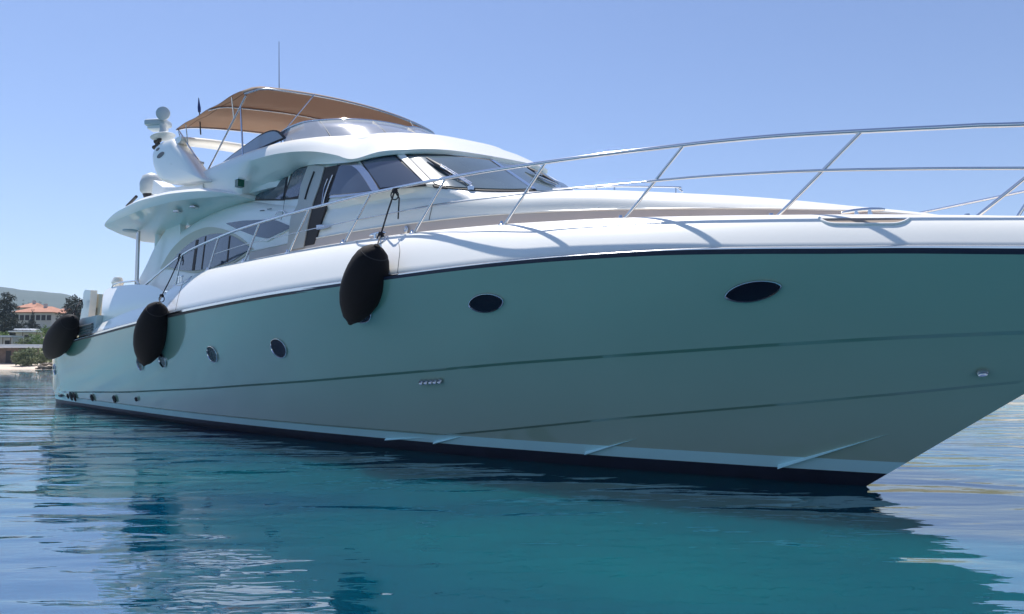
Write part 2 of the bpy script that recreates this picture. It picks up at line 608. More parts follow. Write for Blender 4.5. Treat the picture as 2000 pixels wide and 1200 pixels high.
# ------------------------------------------------------------------ deckhouse and coachroof (one moulding)
ZT = [(8.0, 4.18), (9.3, 4.3), (11.0, 4.28), (12.5, 4.02), (14.4, 3.78), (15.6, 3.70), (16.5, 3.62), (17.5, 3.45), (18.98, 3.28), (19.84, 3.14), (20.9, 2.95), (21.8, 2.75), (22.33, 2.62), (22.7, 2.50)]
def zt(x): return stab(ZT, x)
def deckhouse():
    xs = [8.0 + (22.7 - 8.0) * i / 110 for i in range(111)]
    vs = []
    m_ = 0
    for x in xs:
        zt_ = zt(x)
        zb = zs(x) + .05
        half = []
        r_ = min(.26, (zt_ - zb) * .5)
        for k in range(8):
            z = zb + (zt_ - r_ - zb) * k / 7
            half.append((max(.03, Wd(x, z)), z))
        w0 = max(.03, Wd(x, zt_ - r_))
        rr = min(r_ * 1.25, w0 * .6)
        for k in range(1, 7):
            a = R(90) * k / 6
            half.append((w0 - rr * (1 - math.cos(a)), zt_ - r_ + r_ * math.sin(a)))
        wtop = half[-1][0]
        cr = .05 * wtop
        for t in (.75, .5, .25, 0):
            half.append((wtop * t, zt_ + cr * (1 - t * t)))
        full = [(-s, z) for s, z in half] + [(s, z) for s, z in reversed(half[:-1])]
        m_ = len(full)
        for s, z in full:
            vs.append((x, s, z))
    fs = grid_faces(len(xs), m_) + [tuple(range(m_)), tuple(range((len(xs) - 1) * m_, len(xs) * m_))]
    return mesh('deckhouse', vs, fs, 'white', boat, angle=50)
deckhouse()
# teak-deck bounce light painted beige along the foot of deckhouse and coachroof
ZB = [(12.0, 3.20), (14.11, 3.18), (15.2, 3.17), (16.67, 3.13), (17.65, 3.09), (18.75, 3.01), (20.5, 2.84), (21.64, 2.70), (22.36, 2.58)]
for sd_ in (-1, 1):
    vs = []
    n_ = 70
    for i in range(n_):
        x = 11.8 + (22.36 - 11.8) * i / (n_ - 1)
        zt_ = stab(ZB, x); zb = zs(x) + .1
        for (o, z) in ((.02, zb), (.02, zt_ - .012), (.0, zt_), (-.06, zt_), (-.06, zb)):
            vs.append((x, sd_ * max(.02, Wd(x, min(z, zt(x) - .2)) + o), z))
    mesh('deck_bounce_band', vs, grid_faces(n_, 5, True), 'band', boat, angle=30)
    tube('band_moulding', [(x, sd_ * (Wd(x, stab(ZB, x)) + .018), stab(ZB, x)) for x in [11.8 + (22.3 - 11.8) * i / 60 for i in range(61)]], .012, 'white', boat, 6)

# aft wing of the deckhouse reaching down to the cockpit coaming
def plate(name, outline, s_out, thick, mats, side=(-1, 1), bulge=0.0):
    """outline: list of (x, z); plate parallel to the centreline at half breadth s_out"""
    sets = []
    for sd_ in side:
        n_ = len(outline)
        cx = sum(p[0] for p in outline) / n_; cz = sum(p[1] for p in outline) / n_
        vs = [(x, sd_ * s_out, z) for x, z in outline] + [(x, sd_ * (s_out - thick), z) for x, z in outline]
        fs = [tuple(range(n_)), tuple(range(n_, 2 * n_))[::-1]]
        for i in range(n_):
            j = (i + 1) % n_
            fs.append((i, j, j + n_, i + n_))
        sets.append((vs, fs))
    V, Fc = merge(*sets)
    return mesh(name, V, Fc, mats, boat, angle=30)
def pxz(pts, s):
    out = []
    for p in pts:
        q = hit(p[0], p[1], const(s)); out.append((q.x, q.z))
    return out
aft_curve = [(v.x, v.y) for v in crom([(264, 560, 0), (285, 520, 0), (300, 488, 0), (312, 468, 0), (322, 452, 0), (331, 434, 0)], 4)]
cw = panel('cockpit_wing', aft_curve, [(352, 572), (352, 540), (352, 510), (352, 480), (352, 455), (352, 430)], F_deckhouse, 'white', 0.0, .12, 22, 7)
mesh('cockpit_wing', [Vector((v.co.x, -v.co.y, v.co.z)) for v in cw.data.vertices], [tuple(p.vertices) for p in cw.data.polygons], 'white', boat, angle=50)
# ------------------------------------------------------------------ side windows in the deckhouse
arch_top = [(v.x, v.y) for v in crom([(315, 524, 0), (335, 490, 0), (360, 465, 0), (387, 450, 0), (412, 444, 0), (440, 449, 0), (470, 464, 0), (497, 488, 0)], 4)]
glass_bot = [(330, 521), (352, 528), (375, 530), (405, 527), (455, 512), (493, 487)]
glass_top = [(v.x, v.y) for v in crom([(330, 520, 0), (355, 492, 0), (380, 472, 0), (405, 461, 0), (430, 457, 0), (455, 461, 0), (477, 474, 0), (493, 486, 0)], 4)]
win = panel('saloon_window', arch_top, [(315, 526), (335, 527), (375, 534), (405, 531), (455, 516), (497, 490)], F_deckhouse, 'cream', .02, .05, 30, 6)
g = panel('glass', glass_top, glass_bot, F_deckhouse, 'glass', .032, .03, 30, 6, win)
for (a, b_, wd) in (((386, 470), (378, 529), 5), ((404, 463), (396, 527), 2.2), ((451, 462), (446, 513), 2.5)):
    panel('mullion', [(a[0], a[1]), (a[0] + wd, a[1] - 1)], [(b_[0], b_[1]), (b_[0] + wd, b_[1])], F_deckhouse, 'dark', .038, .02, 3, 4, win)
# diamond shaped window
d = panel('diamond_window', [(431, 435), (460, 430), (492, 427), (535, 428), (574, 442)], [(431, 436), (450, 443), (475, 457), (500, 468), (522, 473), (574, 445)], F_deckhouse, 'white', .022, .04, 20, 5)
panel('glass', [(444, 437), (475, 432), (520, 430), (542, 431), (571, 443)], [(445, 438), (467, 449), (500, 462), (525, 467), (571, 446)], F_deckhouse, 'glass', .03, .03, 20, 5, d)

# ------------------------------------------------------------------ upper cabin (wheelhouse) walls
def cabin():
    rows = [(3.3 + .1 * i) for i in range(16)]
    vs = []
    us = [i / 90 for i in range(91)]
    for z in rows:
        tipx = 17.15 - 1.6 * (z - 3.7)
        half = []
        for u in us[:46]:
            # u over starboard side, from aft to the centre front
            th = u / us[45]
            if th < .5:
                x = 10.8 + (min(14.5, 14.5 - 1.6 * (z - 3.7)) - 10.8) * th * 2; s = Wg(x, z)
            else:
                a = R(90) * (th - .5) * 2
                c_, s_ = math.cos(a), math.sin(a)
                e = 2 / 3.2
                x = (tipx - 2.65) + 2.65 * (s_ ** e); s = 1.95 * (c_ ** e if c_ > 1e-6 else 0) - .25 * (z - 3.7) * (1 - ((th - .5) * 2) ** 4)
            if z < 3.68: s = min(s, Wd(x, z) - .03)
            half.append((x, max(0, s)))
        full = [(x, -s) for x, s in half] + [(x, s) for x, s in reversed(half[:-1])]
        for x, y in full:
            vs.append((x, y, z + HEEL * (y + 1.6)))
    m_ = len(full)
    fs = grid_faces(len(rows), m_, True)
    return mesh('wheelhouse', vs, fs, 'white', boat, angle=45)
cabin()

def cabin_win(name, top, bot, m_='glass', off=.014, nx=14, frame=None, ny=6):
    return panel(name, top, bot, F_cabin, m_, off, .03, nx, ny, frame)
# dark surrounds (frames) first, glass proud of them
f = panel('quarter_window', [(487, 391), (517, 368), (540, 354), (563, 346)], [(487, 392), (520, 392), (540, 392), (556, 392)], F_cabin, 'dark', .012, .03, 12, 6)
panel('glass', [(493, 389), (517, 371), (540, 357), (561, 349)], [(493, 390), (515, 390), (535, 390), (554, 390)], F_cabin, 'glass', .022, .03, 12, 5, f)
f = panel('side_window', [(572, 333), (590, 327), (607, 325)], [(553, 391), (570, 390), (588, 388)], F_cabin, 'dark', .012, .03, 8, 8)
panel('glass', [(576, 334), (590, 330), (603, 328)], [(558, 388), (570, 387), (584, 384)], F_cabin, 'glass', .022, .03, 8, 8, f)
cr1 = [(v.x, v.y) for v in crom([(655, 326, 0), (670, 320, 0), (690, 319, 0), (703, 322, 0), (720, 337, 0), (733, 357, 0), (742, 372, 0)], 4)]
f = panel('arched_window', cr1, [(641, 388), (670, 386), (700, 382), (742, 374)], F_cabin, 'steel', .022, .03, 22, 7)
cr2 = [(v.x, v.y) for v in crom([(661, 329, 0), (672, 325, 0), (688, 326, 0), (700, 334, 0), (713, 351, 0), (727, 373, 0)], 4)]
panel('glass', cr2, [(646, 383), (670, 381), (700, 378), (728, 374)], F_cabin, 'glass', .032, .03, 22, 7, f)
f = panel('side_screen', [(704, 316), (735, 309), (774, 305)], [(743, 372), (790, 366), (836, 361)], F_cabin, 'dark', .012, .03, 14, 8)
panel('glass', [(709, 318), (735, 312), (771, 308)], [(745, 369), (790, 364), (829, 359)], F_cabin, 'glass', .022, .03, 14, 8, f)
panel('screen_pillar', [(775, 304), (790, 304)], [(834, 363), (848, 363)], F_cabin, 'white', .03, .05, 4, 8)
f = panel('windscreen', [(790, 304), (830, 303), (875, 304), (915, 308), (962, 313)], [(847, 365), (890, 370), (945, 374), (1000, 375), (1046, 374)], F_cabin, 'dark', .012, .03, 20, 8)
panel('glass', [(796, 308), (830, 307), (875, 308), (915, 311), (955, 316)], [(850, 362), (890, 368), (945, 371), (1000, 372), (1038, 371)], F_cabin, 'screen', .022, .03, 20, 8, f)
panel('mullion', [(956, 315), (964, 316)], [(1038, 372), (1046, 372)], F_cabin, 'chrome', .03, .03, 4, 8, f)
F_port = F_cabin
f = panel('windscreen', [(966, 317), (1000, 322), (1040, 330), (1090, 340)], [(1048, 374), (1080, 374), (1110, 373), (1140, 372)], F_port, 'screen', .014, .03, 14, 7)

# door opening and sliding door
black_l = [(637, 329), (628, 362), (615, 397), (605, 437), (596, 482)]
black_r = [(666, 324), (656, 352), (645, 385), (635, 418), (625, 450), (616, 478)]
def F_side(x, y, z):
    k = max(0, min(1, (z - 3.45) / .5))
    return abs(y) - (Wd(x, z) * (1 - k) + Wg(x, z) * k)
door = panel('door_opening', [(p[0], p[1]) for p in black_l], [(p[0], p[1]) for p in black_r], F_side, 'dark', .03, .04, 16, 5)
panel('sliding_door', [(607, 323), (591, 367), (585, 405), (572, 424), (565, 490)], [(638, 328), (629, 362), (616, 397), (606, 437), (597, 485)], F_side, 'door', .045, .05, 16, 5)
line_on('door_track', [(619, 338), (608, 368), (601, 392)], F_side, .018, 'dark', .05)
line_on('door_edge', [(655, 345), (648, 362), (640, 385), (636, 402)], F_side, .014, 'steel', .05)
line_on('door_edge', [(645, 352), (638, 372), (634, 400)], F_side, .008, 'chrome', .05)
panel('door_handle', [(622, 441), (632, 440), (648, 444)], [(622, 450), (632, 449), (648, 445)], F_side, 'steel', .04, .03, 6, 3)
line_on('panel_seam', [(845, 400), (838, 432), (836, 452)], F_deckhouse, .005, 'seam', .004)
line_on('panel_seam', [(699, 430), (780, 414), (850, 400), (950, 388), (1040, 378)], F_deckhouse, .004, 'seam', .004)

# ------------------------------------------------------------------ flybridge moulding
WT = lambda x: sup(x, 2.1, 10, 14.35, 2.4)
def xT(y):       # forward edge x for a half breadth
    return 10 + 4.35 * (1 - (y / 2.1) ** 2.4) ** (1 / 2.4)
def brow(px, py, o=.07):
    return hit(px, py, lambda x, y, z: abs(y) - (Wg(x, z - HEEL * (y + 1.6)) + o))
L_, C_, T_ = [], [], []
spec = [((395, 374), 2.15, (392, 352), 2.22, 2.1, 9.3), ((430, 378), 2.15, (430, 337), 2.23, 2.1, 10.2), ((466, 382), 2.12, (470, 321), 2.22, None, 11.0),
        ((490, 386), None, (500, 311), 2.19, None, 11.6), ((525, 361), None, (530, 303), 2.15, None, 12.15), ((560, 342), None, (560, 298), 2.09, None, 12.65),
        ((580, 328), None, (590, 296), 2.03, None, 13.05), ((610, 322), None, (620, 297), 1.97, None, 13.4), ((650, 320), None, (655, 303), 1.88, None, 13.7)]
for (lp, ls, cq, cs, ts, tx) in spec:
    l = hit(lp[0], lp[1], const(ls)) if ls else brow(lp[0], lp[1])
    c_ = hit(cq[0], cq[1], const(cs))
    t_ = Vector((tx, -(ts or WT(tx)), 5.05))
    L_.append(l); C_.append(c_); T_.append(t_)
for (lp, ty) in (((690, 316), 1.0), ((740, 306), .82), ((790, 301), .62), ((875, 302), .34), ((950, 310), 0.0)):
    l = brow(lp[0], lp[1])
    if ty == 0.0: l.y = 0
    n_ = Vector((.6, -.8, 0)) if ty else Vector((1, 0, 0))
    L_.append(l)
    k = .03 if lp[0] == 690 else .06
    C_.append(l + n_ * .035 + Vector((0, 0, k)))
    T_.append(Vector((xT(ty), -ty, 5.07)))
for a in (L_, C_, T_):
    print([tuple(round(v, 2) for v in p) for p in a])
def mirror(rows):
    return rows + [Vector((p.x, -p.y, p.z + HEEL * abs(2 * p.y) * (1 if p.x > 13.5 else max(0, (p.x - 12) / 1.5)))) for p in reversed(rows[:-1])]
fr = []
Ls, Cs, Ts = crom(mirror(L_), 4), crom(mirror(C_), 4), crom(mirror(T_), 4)
nst = len(Ls)
fly_rows = []
for i in range(nst):
    l, c_, t_ = Ls[i], Cs[i], Ts[i]
    out = (c_ - t_); out.z = 0
    if out.length > 1e-4: out.normalize()
    f_front = min(1, max(0, (c_.x - 14.2) / 1.0))
    m1_ = l.lerp(c_, .5) + Vector((0, 0, -.01)) - out * (.05 * (1 - f_front))
    seg = [l + (Vector((0, -1 if l.y > 0 else 1, 0)) * .12 if abs(l.y) > .3 else Vector((-.12, 0, 0))) + Vector((0, 0, .01)), l, m1_, c_]
    for k in (.15, .3, .45, .6, .75, .9):
        p = c_.lerp(t_, k)
        bl = math.sin(k * math.pi) * (.10 + .03 * f_front)
        seg.append(p + out * bl * .7 + Vector((0, 0, bl * .9)))
    inn = Vector((0, -1 if t_.y > 0 else 1, 0)) * .14 if abs(t_.y) > 1.2 else Vector((-.14, 0, 0))
    seg += [t_ + Vector((0, 0, 0)), t_ + inn * .8 + Vector((0, 0, -.02)), t_ + inn + Vector((0, 0, -.65))]
    fly_rows.append(seg)
m_ = len(fly_rows[0])
vs = [p for s_ in fly_rows for p in s_]
fs = grid_faces(nst, m_) + [tuple(range(m_)), tuple((nst - 1) * m_ + k for k in range(m_))]
mesh('flybridge', vs, fs, 'white', boat, angle=50)
# roof plate / flybridge floor
vs, fs = [], []
for z in (4.50, 4.36):
    for x in (6.0, 9, 11, 12, 13, 13.8, 14.2):
        s = min(2.05, WT(x) - .1)
        vs += [(x, -s, z), (x, s, z)]
fs = grid_faces(7, 2) + [tuple(reversed(f_)) for f_ in grid_faces(7, 2, off=14)]
for i in range(6):
    fs += [(2 * i, 2 * i + 2, 2 * i + 16, 2 * i + 14), (2 * i + 1, 2 * i + 15, 2 * i + 17, 2 * i + 3)]
fs += [(0, 14, 15, 1), (12, 13, 27, 26)]
mesh('flybridge_floor', vs, fs, 'white', boat, angle=30)

# overhang of the upper deck aft
lip_t = [(205, 438, 2.75), (222, 415, 2.80), (245, 400, 2.80), (270, 388, 2.79), (300, 380, 2.75), (330, 374, 2.68), (390, 369, 2.48), (430, 373, 2.33), (468, 381, 2.13)]
lip_b = [(206, 442, 2.75), (225, 432, 2.77), (246, 423, 2.77), (272, 412, 2.75), (302, 403, 2.70), (340, 394, 2.62), (384, 388, 2.46), (430, 384, 2.31), (468, 383, 2.12)]
A = [hit(a, b_, const(s)) for a, b_, s in lip_t]; B = [hit(a, b_, const(s)) for a, b_, s in lip_b]
x0 = A[0].x
A = [Vector((x0 - .55, 0, 4.42)), Vector((x0 - .50, -1.2, 4.43)), Vector((x0 - .34, -2.1, 4.46)), Vector((x0 - .15, -2.55, 4.52))] + A
B = [Vector((x0 - .54, 0, 4.26)), Vector((x0 - .49, -1.2, 4.27)), Vector((x0 - .33, -2.1, 4.33)), Vector((x0 - .15, -2.54, 4.42))] + B
A, B = crom(A, 4), crom(B, 4)
sets = []
for sd_ in (1, -1):
    vs = []
    for a, b_ in zip(A, B):
        inner_x = max(a.x, x0 - .2)
        top_in = Vector((max(a.x, x0 + .15), a.y * .72, a.z + .03))
        s_mid = Vector((max(b_.x, x0 - .3 + .12), b_.y * .86, b_.z * .45 + 4.22 * .55))
        s_in = Vector((max(b_.x, x0 - .3 + .3), b_.y * .70, 4.20))
        s_c = Vector((max(b_.x, x0 - .3 + .3), 0, 4.19))
        t_c = Vector((top_in.x, 0, a.z + .03))
        for p in (t_c, top_in, a.lerp(top_in, .12) + Vector((0, 0, .02)), a.lerp(b_, .25) + Vector((0, a.y * .006, 0)), a.lerp(b_, .75) + Vector((0, a.y * .006, 0)), b_, s_mid, s_in, s_c):
            vs.append(Vector((p.x, p.y * sd_, p.z)))
    sets.append((vs, grid_faces(len(A), 9) + [tuple((len(A) - 1) * 9 + k for k in range(9))]))
V, Fc = merge(*sets)
mesh('deck_overhang', V, Fc, 'white', boat, angle=35)
# soffit lights and outline
for (a, b_) in ((347, 414), (379, 405)):
    q = hz(a, b_, 4.30); vs, fs = lathe_data([(.085, .012), (.085, -.012), (.06, -.018), (.0, -.02)], 16, Matrix.Translation(q))
    mesh('soffit_light', vs, fs, 'steel', boat)
q = hz(252, 450, 4.2); vs, fs = lathe_data([(.16, .012), (.16, -.02), (.12, -.028), (.0, -.03)], 20, Matrix.Translation(q + Vector((.1, 0, -.02))))
mesh('soffit_speaker', vs, fs, 'radar', boat)
# stays holding the overhang
p0 = hit(267, 548, const(2.3)); p1 = hit(272, 450, const(2.3))
tube('overhang_post', [(p0.x, -2.3, p0.z - .6), (p0.x, -2.3, p0.z), (p0.x, -2.3, 4.28)], .045, 'steel', boat, 14)
tube('overhang_post', [(p0.x, 2.3, p0.z - .6), (p0.x, 2.3, p0.z), (p0.x, 2.3, 4.28)], .045, 'steel', boat, 14)
p0 = hit(311, 500, const(1.9)); 
tube('overhang_column', [(p0.x, -1.9, 2.2), (p0.x, -1.9, 4.25)], .11, 'white', boat, 18)

# navigation light on the flybridge side
q = hit(468, 359, const(2.24))
vs, fs = box_data(q, (.13, .12, .13)); mesh('navigation_light', vs, fs, 'green_lens', boat, smooth=False)
vs, fs = box_data(q + Vector((0, 0, .08)), (.2, .14, .03)); mesh('navigation_light_cap', vs, fs, 'white', boat, smooth=False)

# flybridge wind deflector: side glass, front glass, top rail
WR = lambda x: sup(x, 2.0, 9.8, 13.65, 2.4)
def yx(a, x0, xe, n_, y): return x0 + (xe - x0) * (1 - (abs(y) / a) ** n_) ** (1 / n_)
bot_c, top_c = [], []
ys = [1.82, 1.75, 1.6, 1.4, 1.15, .85, .5, .2, 0]
for y in ys:
    yt = y * 0.95
    bot_c.append(Vector((yx(2.1, 10, 14.35, 2.4, y) - .06, -y, 5.05)))
    top_c.append(Vector((yx(2.0, 9.8, 13.65, 2.4, yt), -yt, 5.50)))
top_c[0].z = 5.36; top_c[1].z = 5.44
mir = lambda c_: c_ + [Vector((p.x, -p.y, p.z + .04)) for p in reversed(c_[:-1])]
b_c, t_c = crom(mir(bot_c), 5), crom(mir(top_c), 5)
vs = []
for a, b_ in zip(b_c, t_c):
    d_ = Vector((a.x - 9, a.y, 0)).normalized() * .012
    vs += [a + d_, a.lerp(b_, .5) + d_ * 3, b_ + d_, b_ - d_, a - d_]
ws = mesh('fly_windscreen', vs, grid_faces(len(b_c), 5, True), 'smoke', boat, angle=50)
tube('screen_rail', t_c, .022, 'chrome', ws, 10)
for i in (4, 14, 27, 40, 55, 70):
    if i < len(b_c): tube('screen_post', [b_c[i] + Vector((.03, 0, 0)), b_c[i].lerp(t_c[i], .5) + Vector((.03, 0, 0)), t_c[i]], .010, 'seam', ws, 8)
sg_t = [(v.x, v.y) for v in crom([(420, 330, 0), (455, 301, 0), (488, 277, 0), (512, 261, 0), (532, 254, 0), (546, 257, 0), (557, 268, 0)], 4)]
sg_b = [(420, 331), (455, 316), (487, 301), (520, 286), (557, 271)]
side_f = lambda x, y, z: abs(y) - (min(2.02, WT(x) - .05) - .2 * (z - 5.05))
f = panel('side_deflector', sg_t, sg_b, side_f, 'black', 0.0, .02, 24, 5)
g_t = [(v.x, v.y) for v in crom([(427, 326, 0), (458, 301.5, 0), (490, 278.5, 0), (513, 264, 0), (532, 257.5, 0), (543, 259.5, 0), (552, 269, 0)], 4)]
panel('glass', g_t, [(427, 326.5), (456, 313), (487, 299), (520, 284), (552, 270)], side_f, 'smoke', 0.012, .02, 24, 5, f)

line_on('panel_seam', [(405, 372), (430, 379), (462, 384)], F_deckhouse, .004, 'seam', .004)
line_on('panel_seam', [(556, 392), (553, 412), (549, 430)], F_deckhouse, .004, 'seam', .003, n=10)
line_on('grab_handle', [(541, 421), (546, 414), (556, 413), (562, 419)], F_deckhouse, .010, 'chrome', .03, n=14)
for (a, b_) in ((508, 412), (522, 409)):
    line_on('drain_slot', [(a, b_), (a + 8, b_ - 1)], F_deckhouse, .008, 'seam', .0, n=4)
# ------------------------------------------------------------------ bimini top
# corners in boat coordinates: forward starboard, port; aft starboard, port
def bim(u, v):
    """u 0 aft .. 1 forward, v -1 starboard .. 1 port"""
    y = v * (2.30 - .14 * u)
    xf = 12.30 - .115 * y * y
    xa = 8.38 + .15 * (2.30 ** 2 - y * y)
    av = abs(v)
    cut = .22 * max(0, (av - .90) / .10) ** 2.5
    x = xa + (xf - cut - xa) * u
    z = 6.33 + .018 * noise.noise(Vector((u * 5, v * 2.2, 3.0))) * (1 - (2 * u - 1) ** 4) - .07 * max(0, (av - .85) / .15) ** 2 - .012 * math.cos(u * math.pi * 6) - .05 * (1 - u) * av
    if u > .93: z -= .07 * ((u - .93) / .07) ** 2
    return Vector((x, y, z))
nu, nv = 40, 40
vs = [bim(i / (nu - 1), -1 + 2 * j / (nv - 1)) for i in range(nu) for j in range(nv)]
n0 = len(vs)
vs += [v - Vector((0, 0, .012)) for v in vs]
fs = grid_faces(nu, nv) + [tuple(reversed(f_)) for f_ in grid_faces(nu, nv, off=n0)]
ring = list(range(nv)) + [i * nv + nv - 1 for i in range(1, nu)] + [(nu - 1) * nv + j for j in range(nv - 2, -1, -1)] + [i * nv for i in range(nu - 2, 0, -1)]
for a, b_ in zip(ring, ring[1:] + ring[:1]): fs.append((a, b_, b_ + n0, a + n0))
can = mesh('bimini_top', vs, fs, 'canvas', boat, angle=50)
for v in (-.92, .92):
    tube('canopy_seam', [bim(i / 24, v) - Vector((0, 0, .014)) for i in range(25)], .006, 'canvas_seam', can, 6)
for u in (.0, .5, 1.0):
    tube('frame_bow', [bim(u, -1 + 2 * j / 30) - Vector((0, 0, .03)) for j in range(31)], .018, 'steel', can, 8)
for sd_ in (-1, 1):
    hinge = Vector((9.45, sd_ * 2.03, 5.08))
    fc = bim(1.0, .985 * sd_); ac = bim(0, .985 * sd_); mc = bim(.8, .99 * sd_)
    tube('canopy_pole', [hinge, ac - Vector((0, 0, .03))], .018, 'chrome', can, 8)
    tube('canopy_pole', [hinge, fc.lerp(hinge, .05)], .018, 'steel', can, 8)
    tube('canopy_pole', [Vector((11.55, sd_ * 2.16, 4.92)), fc.lerp(hinge, .17)], .018, 'chrome', can, 8)
    tube('canopy_pole', [fc.lerp(hinge, .32), mc - Vector((0, 0, .03))], .014, 'steel', can, 8)
    tube('canopy_pole', [ac + Vector((.45, 0, -.02)), ac.lerp(hinge, .35) + Vector((0, 0, 0))], .012, 'steel', can, 8)
    tube('canopy_pole', [Vector((8.3, sd_ * 2.0, 5.55)), ac - Vector((0, 0, .05))], .012, 'steel', can, 8)
    tube('canopy_pole', [Vector((12.3, sd_ * 1.68, 5.45)), bim(1.0, .50 * sd_)], .010, 'chrome', can, 8)
mesh('hinge_foot', *lathe_data([(.05, 0), (.05, .05), (.02, .09)], 12, Matrix.Translation((9.45, -2.03, 5.0))), 'chrome', can)

# ------------------------------------------------------------------ radar arch
# swept fin on the starboard side (mirrored to port): fat, egg shaped
fin_out = [(334, 270), (342, 281), (360, 300), (378, 327), (392, 345), (399, 353), (385, 356), (362, 360), (340, 361), (320, 356), (307, 347), (299, 330), (295, 312), (296, 297), (303, 285), (318, 275)]
fo = [hit(a, b_, const(2.35)) for a, b_ in fin_out]
cx = sum(p.x for p in fo) / len(fo); cz = sum(p.z for p in fo) / len(fo)
sets = []
fo2 = crom([(p.x, p.z, 0) for p in fo] + [(fo[0].x, fo[0].z, 0)], 3)[:-1]
for sd_ in (-1, 1):
    vs = []
    rings = [(1.0, 0.0), (.995, .05), (.97, .10), (.92, .145), (.82, .18), (.6, .20), (.3, .21), (.02, .212)]
    for (k, o) in rings:
        for p in fo2:
            vs.append((cx + (p.x - cx) * k, sd_ * (2.27 + o * .55), cz + (p.y - cz) * k))
    for (k, o) in ((.98, -.1), (.9, -.22), (.02, -.28)):
        for p in fo2:
            vs.append((cx + (p.x - cx) * k, sd_ * (2.27 + o), cz + (p.y - cz) * k))
    n_ = len(fo2)
    fs = grid_faces(len(rings), n_, True)
    base = [0] + [len(rings) + i for i in range(3)]
    for a, b_ in zip(base, base[1:]):
        for j in range(n_):
            fs.append((a * n_ + j, b_ * n_ + j, b_ * n_ + (j + 1) % n_, a * n_ + (j + 1) % n_))
    sets.append((vs, fs))
V, Fc = merge(*sets)
fin = mesh('radar_arch', V, Fc, 'white', boat, angle=60)
fF = const(2.44)
for (a, b_, w_, h_) in ((313, 303, 8.5, 3.6), (308, 292, 4.5, 2.2)):
    t_ = R(-42)
    pts_ = []
    for k in range(20):
        th = 2 * math.pi * k / 20
        u_, v_ = w_ * math.cos(th), h_ * math.sin(th)
        q = hit(a + u_ * math.cos(t_) - v_ * math.sin(t_), b_ + u_ * math.sin(t_) + v_ * math.cos(t_), const(2.392 if a == 313 else 2.375))
        pts_.append(q)
    vs = pts_ + [p + Vector((0, .06, 0)) for p in pts_]
    fs = [tuple(range(20)), tuple(range(20, 40))[::-1]] + [(i, (i + 1) % 20, (i + 1) % 20 + 20, i + 20) for i in range(20)]
    mesh('emblem', vs, fs, 'seam', fin, smooth=False)
# beam across
zb = 5.93
a0 = hz(338, 268, zb)
secs = []
for (y, x, z, ch) in ((-2.3, 8.45, 5.92, .55), (-1.6, 8.35, 6.02, .62), (-.8, 8.3, 6.07, .66), (0, 8.28, 6.08, .68), (.8, 8.3, 6.07, .66), (1.6, 8.35, 6.02, .62), (2.3, 8.45, 5.92, .55)):
    secs.append([Vector((x + ch * .5 * math.cos(t), y, z + .075 * math.sin(t))) for t in [2 * math.pi * k / 16 for k in range(16)]])
secs_s = []
cols = [crom([s_[k] for s_ in secs], 4) for k in range(16)]
vs = [cols[k][i] for i in range(len(cols[0])) for k in range(16)]
mesh('arch_beam', vs, grid_faces(len(cols[0]), 16, True) + [tuple(range(16)), tuple((len(cols[0]) - 1) * 16 + k for k in range(16))], 'white', fin, angle=50)
# small wing carrying the radar
q = hit(318, 267, const(2.2))
vs, fs = lathe_data([(.0, -.05), (.22, -.045), (.32, -.02), (.345, 0), (.32, .015), (.0, .02)], 28, Matrix.Translation(q) @ Matrix.Rotation(R(4), 4, 'X'), 1.25, .7)
mesh('radar_wing', vs, fs, 'radar', fin)
vs, fs = lathe_data([(.09, 0), (.07, .05), (.062, .20), (.08, .27)], 20, Matrix.Translation(q + Vector((-.02, 0, .01))))
mesh('radar_pedestal', vs, fs, 'radar', fin)
q2 = hit(309, 243, const(2.2))
rs = Matrix.Rotation(R(46), 3, 'Z') @ Matrix.Rotation(R(-3), 3, 'Y')
vs, fs = box_data(q2 + Vector((0, 0, .01)), (.50, .36, .15), rs)
sc_o = mesh('radar_scanner', vs, fs, 'radar', fin, angle=30)
bv = sc_o.modifiers.new('bevel', 'BEVEL'); bv.width = .05; bv.segments = 4
vs, fs = box_data(q2 + Vector((0, 0, -.10)), (.36, .26, .07), rs)
sc_u = mesh('scanner_base', vs, fs, 'white', sc_o, angle=30)
q3 = hit(318.5, 222, const(2.2))
vs, fs = lathe_data([(.0, -.04), (.13, -.035), (.155, -.02), (.160, 0), (.155, .02), (.11, .045), (0, .055)], 28, Matrix.Translation(q3) @ Vector((.75, -.62, -.05)).to_track_quat('Z', 'Y').to_matrix().to_4x4(), 1.0, 1.0)
mesh('satellite_dome', vs, fs, 'radar', fin)
tube('dome_bracket', [q3 + Vector((-.08, 0, .02)), q3 + Vector((-.13, 0, -.08)), q3 + Vector((-.10, 0, -.2))], .022, 'black', fin, 8)
for (a, b_) in ((303, 287), (309, 282), (306, 276), (312, 273)):
    q = hit(a, b_, const(2.25))
    vs, fs = lathe_data([(.02, -.06), (.035, -.04), (.05, .03), (.055, .05), (.0, .04)], 16, Matrix.Translation(q) @ Matrix.Rotation(R(-100), 4, 'Y'))
    mesh('floodlight', vs, fs, 'black', fin)
